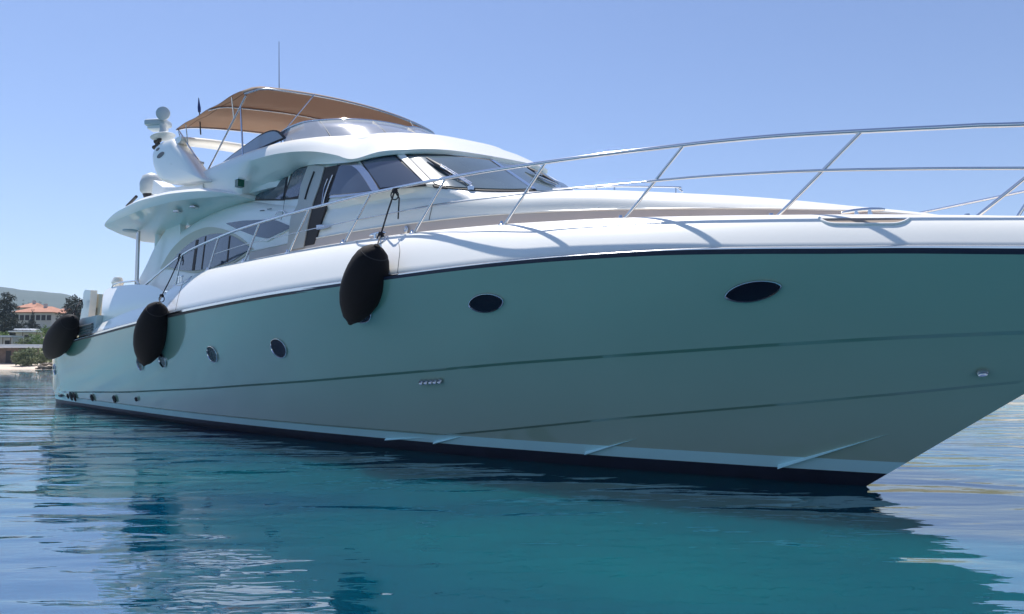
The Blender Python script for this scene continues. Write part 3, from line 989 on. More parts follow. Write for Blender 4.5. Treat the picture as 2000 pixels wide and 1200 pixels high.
# pedestal below the fin, fairing down to the deck
pd = pxz([(300, 352), (318, 366), (345, 366), (396, 356), (396, 374), (330, 378), (296, 380)], 2.2)
plate('arch_foot', [(x, z) for x, z in pd], 2.2, .35, 'white')
q = hit(299, 362, const(1.9))
vs, fs = merge(lathe_data([(.20, -.22), (.26, -.15), (.27, .05), (.22, .22), (.10, .30), (.0, .32)], 24, Matrix.Translation(q + Vector((-.1, 0, 0)))))
mesh('life_raft_pod', vs, fs, 'radar', boat)
vs, fs = lathe_data([(.17, -.30), (.2, -.21), (.0, -.2)], 20, Matrix.Translation(q + Vector((-.1, 0, 0))))
mesh('pod_foot', vs, fs, 'black', boat)
q = hit(257, 397, const(2.4))
tube('aft_light', [q + Vector((-.35, 0, -.02)), q + Vector((.35, 0, .10))], .035, 'black', boat, 8)
# mount near the fin
q = hit(384, 320, const(2.1))
vs, fs = merge(box_data(q, (.3, .2, .05)), box_data(q + Vector((.03, 0, -.13)), (.06, .12, .26)), box_data(q + Vector((.12, 0, -.16)), (.05, .1, .3)))
mesh('searchlight_bracket', vs, fs, 'radar', boat, angle=30)
# antennas
tube('whip_antenna', [(8.6, 0, 6.05), (8.38, 0, 7.74), (8.32, 0, 8.84)], [.014, .010, .006], 'seam', boat, 8)
q0 = hz(392, 263, 6.0); q1 = hit(388, 192, const(max(.1, -q0.y)))
tube('ensign_staff', [q0, q0.lerp(q1, .5), q1], [.016, .014, .010], 'seam', boat, 8)
fl = [q0.lerp(q1, .62), q0.lerp(q1, .97)]
mesh('furled_ensign', *tube_data([fl[0], fl[0].lerp(fl[1], .3), fl[0].lerp(fl[1], .7), fl[1]], [.03, .035, .02, .01], 8), mat('blue_flag_cloth', (.03, .05, .16), .9), boat)
# satellite dome and seats seen under the bimini
q = hz(485, 280, 5.9)
vs, fs = lathe_data([(.28, -.18), (.30, 0), (.28, .12), (.20, .24), (.08, .30), (.0, .31)], 26, Matrix.Translation((8.5, .9, 6.25)))
mesh('satellite_dome', vs, fs, 'white', boat)
# helm seat backs and sun pad cushions on the flybridge, by the coaming
vs, fs = merge(box_data((10.9, -1.35, 4.9), (1.5, .9, .5)), box_data((10.9, -1.75, 5.15), (1.5, .14, .25)))
sb = mesh('fly_bench', vs, fs, 'band', boat, angle=30)
mod = sb.modifiers.new('bevel', 'BEVEL'); mod.width = .05; mod.segments = 3

# ------------------------------------------------------------------ bow rail
top_px = [(262, 574), (285, 556), (320, 526), (355, 497.5), (390, 479), (427, 464), (466, 448), (507, 436), (555, 421), (605, 408), (640, 398.5), (680, 389), (725, 377), (762, 369), (800, 361), (870, 349), (950, 335.5), (1065, 317.5), (1200, 299), (1335, 284.5), (1463, 268.5), (1682, 257), (1880, 247), (1998, 243.5)]
def rd(x):
    k = max(0, min(1, (x - 16.3) / 2.2)); return .46 - .21 * k * k * (3 - 2 * k)
F_rail = lambda x, y, z: abs(y) - max(0, bs(x) - rd(x))
RAIL = [hit(a, b_, F_rail) for a, b_ in top_px]
RAILS = [(p.x, p.z) for p in RAIL]
def rail_pt(x, z, d=None, sd_=-1): return Vector((x, sd_ * max(.02, bs(x) - (rd(x) if d is None else d)), z))
# smooth the height a little and continue round the bow
def rz_(x):
    a = [tab(RAILS, min(x + k * .25, RAILS[-1][0])) for k in (-2, -1, 0, 1, 2)]
    return sum(a) / 5 if x < 23.0 and x > 9.0 else tab(RAILS, x)
xs_r = [RAILS[0][0] + (24.35 - RAILS[0][0]) * i / 120 for i in range(121)]
pts_r = []
for x in xs_r:
    z = rz_(x) if x < RAILS[-1][0] else RAILS[-1][1] - (x - RAILS[-1][0]) * .04
    pts_r.append(rail_pt(x, z))
def round_bow(pts, zend):
    e = pts[-1]
    arc = []
    for k in range(1, 12):
        a = R(180) * k / 12
        arc.append(Vector((e.x + abs(e.y) * 1.2 * math.sin(a), e.y * math.cos(a), e.z + (zend - e.z) * max(0, k - 6) / 6)))
    return pts + arc
# the port side only has a low grab rail forward
PORT_Z = 2.86
pts_p = []
for x in [24.35 - (24.35 - 8.3) * i / 100 for i in range(101)]:
    k = max(0, min(1, (20.0 - x) / 1.6)); k = k * k * (3 - 2 * k)
    pts_p.append(Vector((x, bs(x) - rd(x), PORT_Z * (1 - k) + (rz_(x) if x > RAILS[0][0] else 3) * k)))
rail = tube('guard_rail', round_bow(pts_r, PORT_Z) + pts_p, [.022] * len(round_bow(pts_r, PORT_Z)) + [.014] * len(pts_p), 'chrome', boat, 12)
mid_tube = [(1263, 355), (1350, 347), (1440, 341), (1600, 333.5), (1800, 330), (1998, 329)]
mp = [hit(a, b_, inset(.31)) for a, b_ in mid_tube]
mp = crom(mp, 5)
e = mp[-1]
mp += [rail_pt(e.x + k * .25, e.z - .008 * k, .30) for k in range(1, 5)]
tube('mid_rail', round_bow(mp, 2.80), .014, 'chrome', rail, 10)
wire = [(417, 497), (480, 477), (586, 453), (622, 445), (699, 429), (800, 410), (900, 394), (1025, 379), (1150, 365), (1263, 355)]
wp = [hit(a, b_, lambda x, y, z: abs(y) - (bs(x) - min(.44, rd(x) + .06))) for a, b_ in wire]
tube('lifeline', wp, .007, 'steel', rail, 6)
tube('lifeline', [Vector((p.x, -p.y, p.z)) for p in wp], .007, 'steel', rail, 6)
st = [((342, 552), (355, 497.5)), ((406, 526), (427, 464)), ((476, 509), (507, 436)), ((562, 491), (603, 409)), ((670, 472), (724, 378)), ((805, 454), (870, 349)), ((980, 437), (1065, 317.5)), ((1212, 425), (1335, 284.5)), ((1506, 422), (1682, 257)), ((1889, 423), (2055, 290))]
for (b_, t_) in st:
    pb = hit(b_[0], b_[1], inset(.42)); 
    if t_[0] < 2000:
        pt = hit(t_[0], t_[1], F_rail); pt.z = rz_(pt.x); pt.y = -(bs(pt.x) - rd(pt.x))
    else:
        pt = rail_pt(23.62, RAILS[-1][1] - .02)
    zb_ = min(pb.z, zm(pb.x)) - .06
    for sd_ in (-1, 1):
        A_ = Vector((pb.x, sd_ * abs(pb.y), zb_)); B_ = Vector((pt.x, sd_ * abs(pt.y), pt.z - .005))
        if sd_ > 0 and pt.x > 18.6:
            B_ = A_.lerp(B_, .3); B_.y = bs(B_.x) - .25; B_.z = min(PORT_Z, B_.z + 1) if B_.x > 20 else B_.z + .3
        sobj = tube('stanchion', [A_, B_], .0165, 'chrome', rail, 10)
        vs, fs = lathe_data([(.045, -.01), (.045, .012), (.024, .03), (.020, .06)], 14, Matrix.Translation(A_ + Vector((0, 0, .03))))
        mesh('foot', vs, fs, 'chrome', sobj)

# ------------------------------------------------------------------ portholes and fittings
def disc_on(px, py, rx, ry, F, ang=0.0, wp_=None):
    """an oval fitting lying on surface F; size in metres"""
    q = hit(px, py, F)
    n_ = normal(F, q)
    t_ = Vector((1, 0, 0)); t_ = (t_ - n_ * t_.dot(n_)).normalized()
    b_ = n_.cross(t_)
    if b_.z < 0: b_ = -b_
    return q, n_, t_, b_
def porthole(px, py, rx, ry, name='porthole', point=False):
    q, n_, t_, b_ = disc_on(px, py, rx, ry, F_hull)
    seg = 36
    def ringp(k, o):
        out = []
        for i in range(seg):
            th = 2 * math.pi * i / seg
            c_, s_ = math.cos(th), math.sin(th)
            if point:   # almond outline
                s_ = math.copysign(abs(s_) ** 1.25, s_)
            p = q + t_ * (rx * k * c_) + b_ * (ry * k * s_)
            yy = -Wh(p.x, p.z) - (.064 if p.z > k1(p.x) else (.028 if p.z > k2(p.x) else 0.0))
            pp = Vector((p.x, yy, p.z)) 
            out.append(pp + n_ * o)
        return out
    vs = ringp(1.0, .004) + ringp(1.0, .022) + ringp(.96, .024) + ringp(.93, .006)
    fs = grid_faces(4, seg, True)
    fr_ = mesh(name, vs, fs, 'chrome', boat, angle=50)
    vs = ringp(.945, .010) + ringp(.5, .005)
    vs.append(sum(ringp(.5, .004), Vector()) / seg)
    fs = grid_faces(2, seg, True) + [(seg + i, seg + (i + 1) % seg, 2 * seg) for i in range(seg)]
    mesh('glass', vs, fs, 'port_glass', fr_)
    return fr_
porthole(1477, 569, .265, .108, point=True)
porthole(958, 592, .255, .118, point=True)
porthole(714, 612, .20, .135)
porthole(553, 680, .20, .155)
porthole(423, 692, .18, .145)
porthole(325, 704, .17, .145)
porthole(281, 711, .17, .14)
porthole(112, 722, .17, .15)
def fitting(px, py, rx, ry, m_='black', name='hull_fitting'):
    q, n_, t_, b_ = disc_on(px, py, rx, ry, F_hull)
    q = q + n_ * (.064 if q.z > k1(q.x) else (.028 if q.z > k2(q.x) else 0.0))
    rot = Matrix((t_, b_, n_)).transposed().to_4x4()
    vs, fs = lathe_data([(1.0, .0), (1.0, .02), (.8, .035), (.5, .02), (.0, .01)], 18, Matrix.Translation(q + n_ * .012) @ rot @ Matrix.Diagonal((rx, ry, 1, 1)))
    return mesh(name, vs, fs, m_, boat, angle=45)
for px in (828, 837, 846, 854.5, 863.5):
    fitting(px, 743 - (px - 828) * .06, .038, .034, 'steel', 'drain_outlet')
fitting(1917, 722, .05, .03, 'steel', 'drain_outlet')
for (px, py, rx, ry) in ((143, 773, .075, .12), (150, 774.5, .075, .12), (137, 773, .05, .07), (184, 776, .07, .09), (228, 778.5, .07, .09), (271, 778.5, .04, .05), (122, 772.5, .22, .035)):
    fitting(px, py, rx, ry, 'black', 'exhaust_outlet')

# cleats
def cleat(px, py, d=.42, L=.36, h=.13):
    q = hit(px, py, inset(d))
    z0 = q.z
    dx = (bs(q.x + .1) - bs(q.x - .1)) / .2
    t_ = Vector((1, -dx * -1 if False else -dx * -1, 0))
    t_ = Vector((1, -dx, 0)).normalized()   # starboard: y = -bs
    q = Vector((q.x, q.y, z0))
    bar = [q + t_ * (L * k) + Vector((0, 0, h - .012 * abs(k * 2) ** 2)) for k in (-.5, -.4, -.2, 0, .2, .4, .5)]
    vs, fs = merge(tube_data(bar, [.010, .017, .020, .020, .020, .017, .010], 10),
                   tube_data([q + t_ * -.055 + Vector((0, 0, -.06)), q + t_ * -.055 + Vector((0, 0, h))], .022, 10),
                   tube_data([q + t_ * .055 + Vector((0, 0, -.06)), q + t_ * .055 + Vector((0, 0, h))], .022, 10))
    return mesh('cleat', vs, fs, 'chrome', boat, angle=60)
cleat(1686, 432, .42, .36, .10)
cleat(738, 476, .42, .34, .14)
cleat(352, 552, .42, .3, .12)
def Wb(x, z):    # outer face of the bulwark moulding
    h = zm(x) - zs(x) - .03
    k = max(0, min(1, (z - zs(x) - .03) / max(.05, h)))
    return bs(x) + .012 - .48 * min(1, max(.12, h / .5)) * bul(k)
def F_bul(x, y, z):
    if z > zm(x): return 1.0
    return abs(y) - Wb(x, z)
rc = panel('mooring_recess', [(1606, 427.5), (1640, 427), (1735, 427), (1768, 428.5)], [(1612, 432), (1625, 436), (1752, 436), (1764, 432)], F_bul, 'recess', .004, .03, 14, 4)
line_on('fairlead', [(1600, 426.5), (1607, 432), (1622, 437.5), (1650, 438.5), (1730, 438.5), (1753, 437.5), (1768, 433), (1776, 427.5)], F_bul, .013, 'white', .004, n=30, parent=rc)
line_on('fairlead', [(696, 473), (702, 479), (722, 480), (740, 477), (752, 470), (758, 463)], F_bul, .011, 'chrome', .004, n=20)
line_on('fairlead', [(346, 557), (356, 556), (366, 550), (374, 541)], F_bul, .011, 'chrome', .004, n=16)
line_on('moulding_seam', [(779, 476), (781, 490), (779, 510), (776, 538)], F_bul, .004, 'seam', .002, n=14)
line_on('moulding_seam', [(360, 546), (354, 562), (348, 582), (343, 606)], F_bul, .004, 'seam', .002, n=14)
# light on the coachroof side
q = hit(797, 450, F_deckhouse)
vs, fs = lathe_data([(.055, 0), (.055, .02), (.03, .03), (.0, .02)], 18, Matrix.Translation(q + Vector((0, -.02, 0))) @ Matrix.Rotation(R(90), 4, 'X'))
mesh('deck_light', vs, fs, 'steel', boat)
# hand rail on the coachroof
hr = [(1080, 369), (1165, 366), (1200, 364.5), (1320, 366), (1326, 369), (1333, 375)]
P_ = [hit(a, b_, inset(1.45)) for a, b_ in hr]
tube('coachroof_rail', crom(P_, 4), .011, 'chrome', boat, 8)
for k in (1, 2, 3):
    tube('rail_post', [P_[k], P_[k] - Vector((0, 0, .12))], .009, 'chrome', boat, 8)
# wipers
def wiper(a, b_, c_, d_):
    pa = [hit(p[0], p[1], F_cabin) for p in (a, b_)]
    pa = [q + normal(F_cabin, q) * .06 for q in pa]
    bl = tube('wiper', [pa[0], pa[0].lerp(pa[1], .5), pa[1]], [.012, .035, .014], 'black', boat, 8)
    for o in (0, .045):
        q1 = hit(c_[0], c_[1] + o * 80, F_cabin); q2_ = hit(d_[0], d_[1] + o * 80, F_cabin)
        tube('wiper_arm', [q1 + normal(F_cabin, q1) * .075, q2_ + normal(F_cabin, q2_) * .05], .014, 'chrome', bl, 8)
    vs, fs = lathe_data([(.05, -.02), (.05, .03), (.02, .05)], 14, Matrix.Translation(q2_ + Vector((0, -.02, 0))))
    mesh('wiper_motor', vs, fs, 'chrome', bl)
wiper((834, 316), (884, 349), (862, 332), (922, 366))
wiper((1026, 333), (1078, 362), (1040, 344), (1090, 364))

# ------------------------------------------------------------------ quarter: coaming, stairs and vents
qt = [(v.x, v.y) for v in crom([(198, 618, 0), (199, 600, 0), (201, 580, 0), (206, 567, 0), (225, 560, 0), (250, 557, 0), (275, 556, 0), (300, 559, 0), (322, 571, 0)], 3)]
qb = [(196, 640), (205, 636), (230, 625), (260, 612), (290, 597), (320, 580)]
F_q = lambda x, y, z: abs(y) - (2.80 - .45 * max(0, z - 2.4) ** 1.3 * 1.2)
qp = panel('quarter_coaming', qt, qb, F_q, 'white', 0.0, .35, 26, 7)
vs = [Vector((v.co.x, -v.co.y, v.co.z)) for v in qp.data.vertices]
mesh('quarter_coaming', vs, [tuple(p.vertices) for p in qp.data.polygons], 'white', boat, angle=50)
st_o = pxz([(156, 625), (160, 600), (163, 572), (166, 566), (177, 567), (176, 585), (172, 622)], 2.55)
for sd1 in (-1, 1): plate('transom_wing', st_o, 2.55, .16, 'white', (sd1,))
st_o = pxz([(172, 622), (176, 588), (180, 574), (200, 575), (199, 590), (194, 618)], 2.35)
for sd1 in (-1, 1): plate('stair_side', st_o, 2.35, .25, 'cream', (sd1,))
for k in range(4):
    y_ = 634 + k * 5.5
    line_on('air_vent', [(152 + k * 1.2, y_ + 6), (166, y_ + 2.5), (180, y_ - 1)], const(2.96), .022, 'seam', .0, n=6, smooth=False)
pl = pxz([(148, 656), (150, 630), (160, 622), (190, 616), (186, 640), (186, 648)], 2.93)
for sd1 in (-1, 1): plate('vent_panel', pl, 2.93, .3, 'radar', (sd1,))
tube('quarter_rail', [hit(a, b_, const(2.5)) for a, b_ in ((219, 562), (222, 556), (235, 552), (255, 550), (268, 549), (272, 556))], .02, 'chrome', boat, 8)
q = hit(230, 552, const(2.3)); vs, fs = lathe_data([(.0, -.14), (.1, -.12), (.15, 0), (.1, .12), (0, .14)], 18, Matrix.Translation(q)); mesh('quarter_light', vs, fs, 'white', boat)

# ------------------------------------------------------------------ fenders
def Fend(off):
    return lambda x, y, z: abs(y) - ((Wh(x, z) if z < zs(x) else bs(x)) + off)
def fender(top, bot, rpx, knots, label, first):
    depth_r = None
    q = hit((top[0] + bot[0]) / 2, (top[1] + bot[1]) / 2, Fend(.3))
    d_ = (q - CL).length
    r_ = rpx / F_PX * d_ * 0.98
    # lies against the hull: axis points from surfaces offset by the radius
    A_ = hit(top[0], top[1], lambda x, y, z: abs(y) - (bs(x) + r_ * .80))
    B_ = hit(bot[0], bot[1], lambda x, y, z: abs(y) - (Wh(x, max(z, .3)) + r_ * 1.02))
    Lh = (A_ - B_).length
    base = bm4 @ B_
    root_ = empty('fender', label, 'fender', base, 0, 'black fenders hanging along the starboard side')
    ax = (bm4.to_3x3() @ (A_ - B_)).normalized()
    rot = ax.to_track_quat('Z', 'Y').to_matrix().to_4x4()
    prof = [(0, .0), (.10, .005), (.17, .03), (.30, .06), (.55, .13), (.77, .23), (.92, .35), (.99, .47), (1.0, .56), (.96, .67), (.87, .77), (.74, .855), (.56, .92), (.34, .965), (.16, .982), (.12, 1.0), (.0, 1.0)]
    vs, fs = lathe_data([(max(.0005, a * r_), b_ * Lh) for a, b_ in prof], 32, rot)
    body = mesh('fender_body', [v + ax.cross(Vector((0, 0, 1))) * 0.012 * noise.noise(v * 3) for v in vs], fs, 'fender', root_)
    for zc in (.10, .90):
        rr = tab([(b_, a) for a, b_ in prof], zc) * r_
        ringp_ = [rot @ Vector((rr * 1.0 * math.cos(t), rr * 1.0 * math.sin(t), zc * Lh)) for t in [2 * math.pi * k / 28 for k in range(29)]]
        vs, fs = tube_data(ringp_, .007, 6)
        mesh('cover_drawstring', vs, fs, 'rope', body)
    # rope, in world space relative to the fender's foot
    pts_ = [bm4 @ A_]
    for (a, b_, s_) in knots:
        pts_.append(bm4 @ hit(a, b_, inset(s_)))
    pts_ = [p - base for p in pts_]
    rp = tube('fender_rope', crom(pts_, 4), .011, 'rope', root_, 8)
    for kp in (pts_[1], pts_[-1]):
        vs, fs = merge(lathe_data([(.0, -.035), (.03, -.03), (.042, 0), (.03, .03), (.0, .035)], 12, Matrix.Translation(kp)),
                       tube_data([kp + Vector((.05 * math.cos(t), 0, -.06 + .06 * math.sin(t))) for t in [2 * math.pi * k / 14 for k in range(15)]], .009, 6))
        mesh('knot', vs, fs, 'rope', rp)
    e_ = pts_[-1]
    tube('rope_tail', [e_, e_ + Vector((.06, 0, -.1)), e_ + Vector((.05, -.01, -.38 if first else -.2))], .010, 'rope', root_, 8)
    return root_
fender((737, 479), (683, 634), 44, [(744, 458, .40), (757, 415, .30), (771, 373, .43)], 'large black fender nearest the bow, tied to the bow rail by a black rope', True)
fender((310, 592), (281, 714), 28.5, [(316, 578, .02), (335, 540, .2), (353, 499, .46)], 'black fender between the other two, below the big arched saloon window', False)
fender((142, 620), (94, 699), 22, [(144, 612, .05), (150, 600, .1), (158, 588, .3)], 'aftmost black fender at the stern corner, leaning out against the shore', False)

# ------------------------------------------------------------------ water
me = bpy.data.meshes.new('sea')
me.from_pydata([(-4000, -300, 0), (4000, -300, 0), (4000, 5000, 0), (-4000, 5000, 0)], [], [(0, 1, 2, 3)])
sea = link('sea', me, 'water', None, False)
sea['kind'] = 'structure'

# ------------------------------------------------------------------ shore
def wp(px, py, D):
    r = wray(px, py)
    return Vector((0, 0, EYE)) + r * (D / r.y)
M['sand'] = mat('pale_sand', (0.62, 0.52, 0.42), 0.9, var=0.25, vscale=0.3)
M['scrub'] = mat('dry_scrub_ground', (0.10, 0.13, 0.05), 0.95, vscale=0.08, col2=(0.22, 0.19, 0.11))
M['hill'] = mat('far_wooded_hill', (0.030, 0.060, 0.055), 0.95, vscale=0.03, col2=(0.045, 0.07, 0.06))
M['leaf_dark'] = mat('dark_pine_foliage', (0.022, 0.040, 0.024), 0.8, vscale=1.2, col2=(0.012, 0.024, 0.018))
M['leaf_green'] = mat('green_foliage', (0.20, 0.29, 0.07), 0.75, vscale=0.9, col2=(0.10, 0.17, 0.04))
M['leaf_olive'] = mat('olive_foliage', (0.24, 0.27, 0.14), 0.8, vscale=0.9, col2=(0.13, 0.17, 0.07))
M['bark'] = mat('bark', (0.09, 0.06, 0.045), 0.9)
M['roof'] = mat('terracotta_tiles', (0.42, 0.19, 0.12), 0.85, var=0.25, vscale=0.6)
M['render'] = mat('pale_render', (0.58, 0.56, 0.54), 0.85, var=0.1, vscale=0.3)
M['hut'] = mat('brown_boards', (0.17, 0.12, 0.095), 0.8, var=0.3, vscale=2)
M['awning'] = mat('white_awning', (0.80, 0.80, 0.80), 0.6)
M['rock'] = mat('dark_shore_rock', (0.16, 0.13, 0.10), 0.9, var=0.5, vscale=1.5, bump=0.05, bscale=3)

RIDGE = [(-700, 520), (-200, 556), (0, 569.5), (20, 572), (45, 575), (80, 577.5), (95, 580), (112, 581), (130, 584), (160, 597), (200, 612), (300, 640), (600, 668), (2700, 660)]
def hill_h(px, y):
    pyr = stab(RIDGE, px)
    zr = (704 - pyr) / F_PX * 1500 + EYE
    k = max(0, min(1, (y - 420) / 1080))
    return 14 + (zr - 14) * (k * k * (3 - 2 * k))
def ground_h(x, y):
    z = tab([(97, -.6), (100.5, 0), (108, .5), (114, 1.1), (125, 2.4), (160, 5.4), (200, 9.2), (300, 12), (420, 14), (5000, 14)], y)
    return z + (noise.noise(Vector((x * .06, y * .06, 0))) * (.3 if y < 110 else 1.0) * min(1, max(0, (y - 101) / 25)))
vs, fs = [], []
ysl = [97, 98.5, 100, 101, 102.5, 104, 106, 108, 110, 112, 114]
nx_ = 160
for y in ysl:
    for i in range(nx_):
        x = -150 + 260 * i / (nx_ - 1)
        vs.append((x, y + 2.0 * noise.noise(Vector((x * .05, 0, 3))), ground_h(x, y)))
o = mesh('beach', vs, grid_faces(len(ysl), nx_), 'sand', fixn=False); o['kind'] = 'structure'
vs = []
ysl = [111 + 4 * i for i in range(20)] + [195 + 12 * i for i in range(20)]
for y in ysl:
    for i in range(nx_):
        x = (-1.35 + 2.2 * i / (nx_ - 1)) * y
        vs.append((x, y, ground_h(x, y) - (.25 if y < 114 else 0)))
o = mesh('hillside', vs, grid_faces(len(ysl), nx_), 'scrub', fixn=False); o['kind'] = 'structure'
vs = []
ysl = [405 + 45 * i for i in range(26)] + [1600, 1750, 2000]
nx_ = 240
for y in ysl:
    for i in range(nx_):
        px = -700 + 3200 * i / (nx_ - 1)
        x = (px - 1000) / F_PX * y
        k = 1 if y <= 1530 else max(0, 1 - (y - 1530) / 480)
        h = hill_h(px, y) * k
        vs.append((x, y, h + (noise.noise(Vector((x * .008, y * .008, 1))) * 6 + noise.noise(Vector((x * .05, y * .05, 2))) * 2.5) * min(1, (y - 400) / 400) * (0.35 if px > 60 else .8)))
o = mesh('hills', vs, grid_faces(len(ysl), nx_), 'hill', fixn=False); o['kind'] = 'structure'

def crown_data(c, rx, ry, rz_h, n_clump, n_leaf, leaf, shape='round', rng=None):
    vs, fs = [], []
    for _ in range(n_clump):
        while True:
            p = Vector((rng.uniform(-1, 1), rng.uniform(-1, 1), rng.uniform(-1, 1)))
            if p.length < 1: break
        if shape == 'cone':
            k = (p.z + 1) / 2; sc_ = (1 - k) * .95 + .12
            p.x *= sc_; p.y *= sc_
        elif shape == 'flat':
            if p.z < -.3: p.z *= .4
        p = p * (1.0 if rng.random() < .6 else .8)
        cc = c + Vector((p.x * rx, p.y * ry, p.z * rz_h))
        cr = leaf * rng.uniform(2.0, 3.6)
        for _ in range(n_leaf):
            d = Vector((rng.gauss(0, 1), rng.gauss(0, 1), rng.gauss(0, .7))); d = d.normalized() * cr * rng.random() ** .5
            q = cc + d
            a = Vector((rng.gauss(0, 1), rng.gauss(0, 1), rng.gauss(0, 1))).normalized()
            b_ = a.cross(Vector((rng.gauss(0, 1), rng.gauss(0, 1), rng.gauss(0, 1)))).normalized()
            l = leaf * rng.uniform(.6, 1.2)
            o_ = len(vs)
            vs += [q - a * l, q + b_ * l * .5, q + a * l, q - b_ * l * .5]
            fs.append((o_, o_ + 1, o_ + 2, o_ + 3))
    return vs, fs
def tree(px, py_base, py_top, wpx, D, m_, label, cat='tree', name='tree', shape='round', seed=1, group=None, trunk_k=.3, nc=60, nl=22):
    rng = random.Random(seed)
    b_ = wp(px, py_base, D); t_ = wp(px, py_top, D)
    b_.z = min(b_.z, ground_h(b_.x, D) - .1) if D < 420 else b_.z
    H_ = t_.z - b_.z; W_ = wpx / F_PX * D / 2
    root_ = empty(name, label, cat, b_, 0, group)
    tk = trunk_k
    leaf = max(.12, min(W_, H_) * .085)
    c_ = Vector((0, 0, H_ * (tk + 1) / 2))
    vs, fs = crown_data(c_, W_, W_, H_ * (1 - tk) / 2, nc, nl, leaf, shape, rng)
    mesh('crown' if cat == 'tree' else 'foliage', vs, fs, m_, root_, smooth=False, fixn=False)
    parts_ = [tube_data([(0, 0, 0), (W_ * .04, 0, H_ * tk * .7), (0, W_ * .03, H_ * tk + (H_ * (1 - tk)) * .55)], [H_ * .035, H_ * .026, H_ * .01], 8)]
    for k in range(4):
        a = rng.uniform(0, 6.28)
        z0 = H_ * (tk + (1 - tk) * .12 * k)
        parts_.append(tube_data([(0, 0, z0), (math.cos(a) * W_ * .3, math.sin(a) * W_ * .3, z0 + H_ * .08), (math.cos(a) * W_ * .6, math.sin(a) * W_ * .6, z0 + H_ * .2)], [H_ * .016, H_ * .011, H_ * .004], 6))
    vs, fs = merge(*parts_)
    mesh('trunk' if cat == 'tree' else 'stems', vs, fs, 'bark', root_)
    return root_
tree(8, 655, 566, 44, 150, 'leaf_dark', 'tall dark pine at the left edge, highest tree of the shore', name='pine_tree', shape='round', seed=3, trunk_k=.12, nc=150, nl=26)
tree(18, 655, 610, 52, 147, 'leaf_dark', 'wide low dark pine in front of the tall one at the left edge', name='pine_tree', shape='round', seed=5, trunk_k=.1, nc=110, nl=26)
tree(-30, 655, 575, 60, 152, 'leaf_dark', 'dark pine just past the left edge of the shore', name='pine_tree', shape='round', seed=15, trunk_k=.12, nc=90)
tree(62, 650, 603, 15, 155, 'leaf_dark', 'slim dark cypress in front of the red roofed villa', name='cypress_tree', shape='cone', seed=6, trunk_k=.05, nc=70)
tree(60, 652, 625, 36, 154, 'leaf_dark', 'low dark pine at the foot of the slim cypress', name='pine_tree', shape='round', seed=8, trunk_k=.1, nc=70)
tree(146, 640, 577, 46, 165, 'leaf_dark', 'broad dark pine between the villa and the stern of the yacht', name='pine_tree', shape='flat', seed=9, trunk_k=.2, nc=130, nl=26)
tree(122, 640, 597, 26, 163, 'leaf_dark', 'smaller dark pine left of the broad one by the stern', name='pine_tree', shape='round', seed=10, trunk_k=.2, nc=60)
lab = ['pointed far tree above the left end of the red roof', 'far tree second from the left above the red roof', 'far tree third from the left above the red roof', 'rounded far tree above the right end of the red roof', 'low far tree beside the rounded one above the villa']
for i, (px, pt, w_) in enumerate(((31, 580, 9), (45, 584, 8), (55, 586, 9), (78, 587, 24), (93, 592, 14))):
    tree(px, 606, pt, w_, 300, 'leaf_dark', lab[i], seed=20 + i, group='far trees on the hill above the villa', trunk_k=.1, nc=40, nl=18, shape='cone' if i < 3 else 'round')
lab = ['green shrub at the far left of the slope', 'green shrub under the low dark pine', 'pale green shrub below the white pavilion', 'wide green shrub in the middle of the slope', 'tall bright green shrub right of the pavilion', 'green shrub beside the aft fender', 'green shrub lowest on the slope behind the fender', 'green shrub above the long white awning']
for i, (px, pb_, pt, w_, D) in enumerate(((5, 676, 642, 36, 128), (24, 678, 656, 26, 126), (44, 678, 656, 34, 124), (66, 678, 652, 36, 126), (86, 676, 636, 34, 130), (106, 676, 628, 36, 132), (96, 684, 655, 30, 121), (118, 690, 640, 40, 128))):
    tree(px, pb_, pt, w_, D, 'leaf_green' if i != 2 else 'leaf_olive', lab[i], 'shrub', 'shrub', seed=40 + i, group='green shrubs on the slope', trunk_k=.02, nc=60, nl=24)
tree(52, 714, 680, 48, 107, 'leaf_olive', 'round olive green bush standing alone on the sand', 'bush', 'bush', seed=60, trunk_k=.0, nc=120, nl=26)
tree(84, 713, 688, 22, 109, 'leaf_olive', 'small pale bush behind the round one on the sand', 'bush', 'bush', seed=61, trunk_k=.0, nc=50, nl=22)
tree(108, 716, 690, 26, 110, 'leaf_olive', 'pale bush on the sand hidden by the aft fender', 'bush', 'bush', seed=62, trunk_k=.0, nc=50, nl=22)

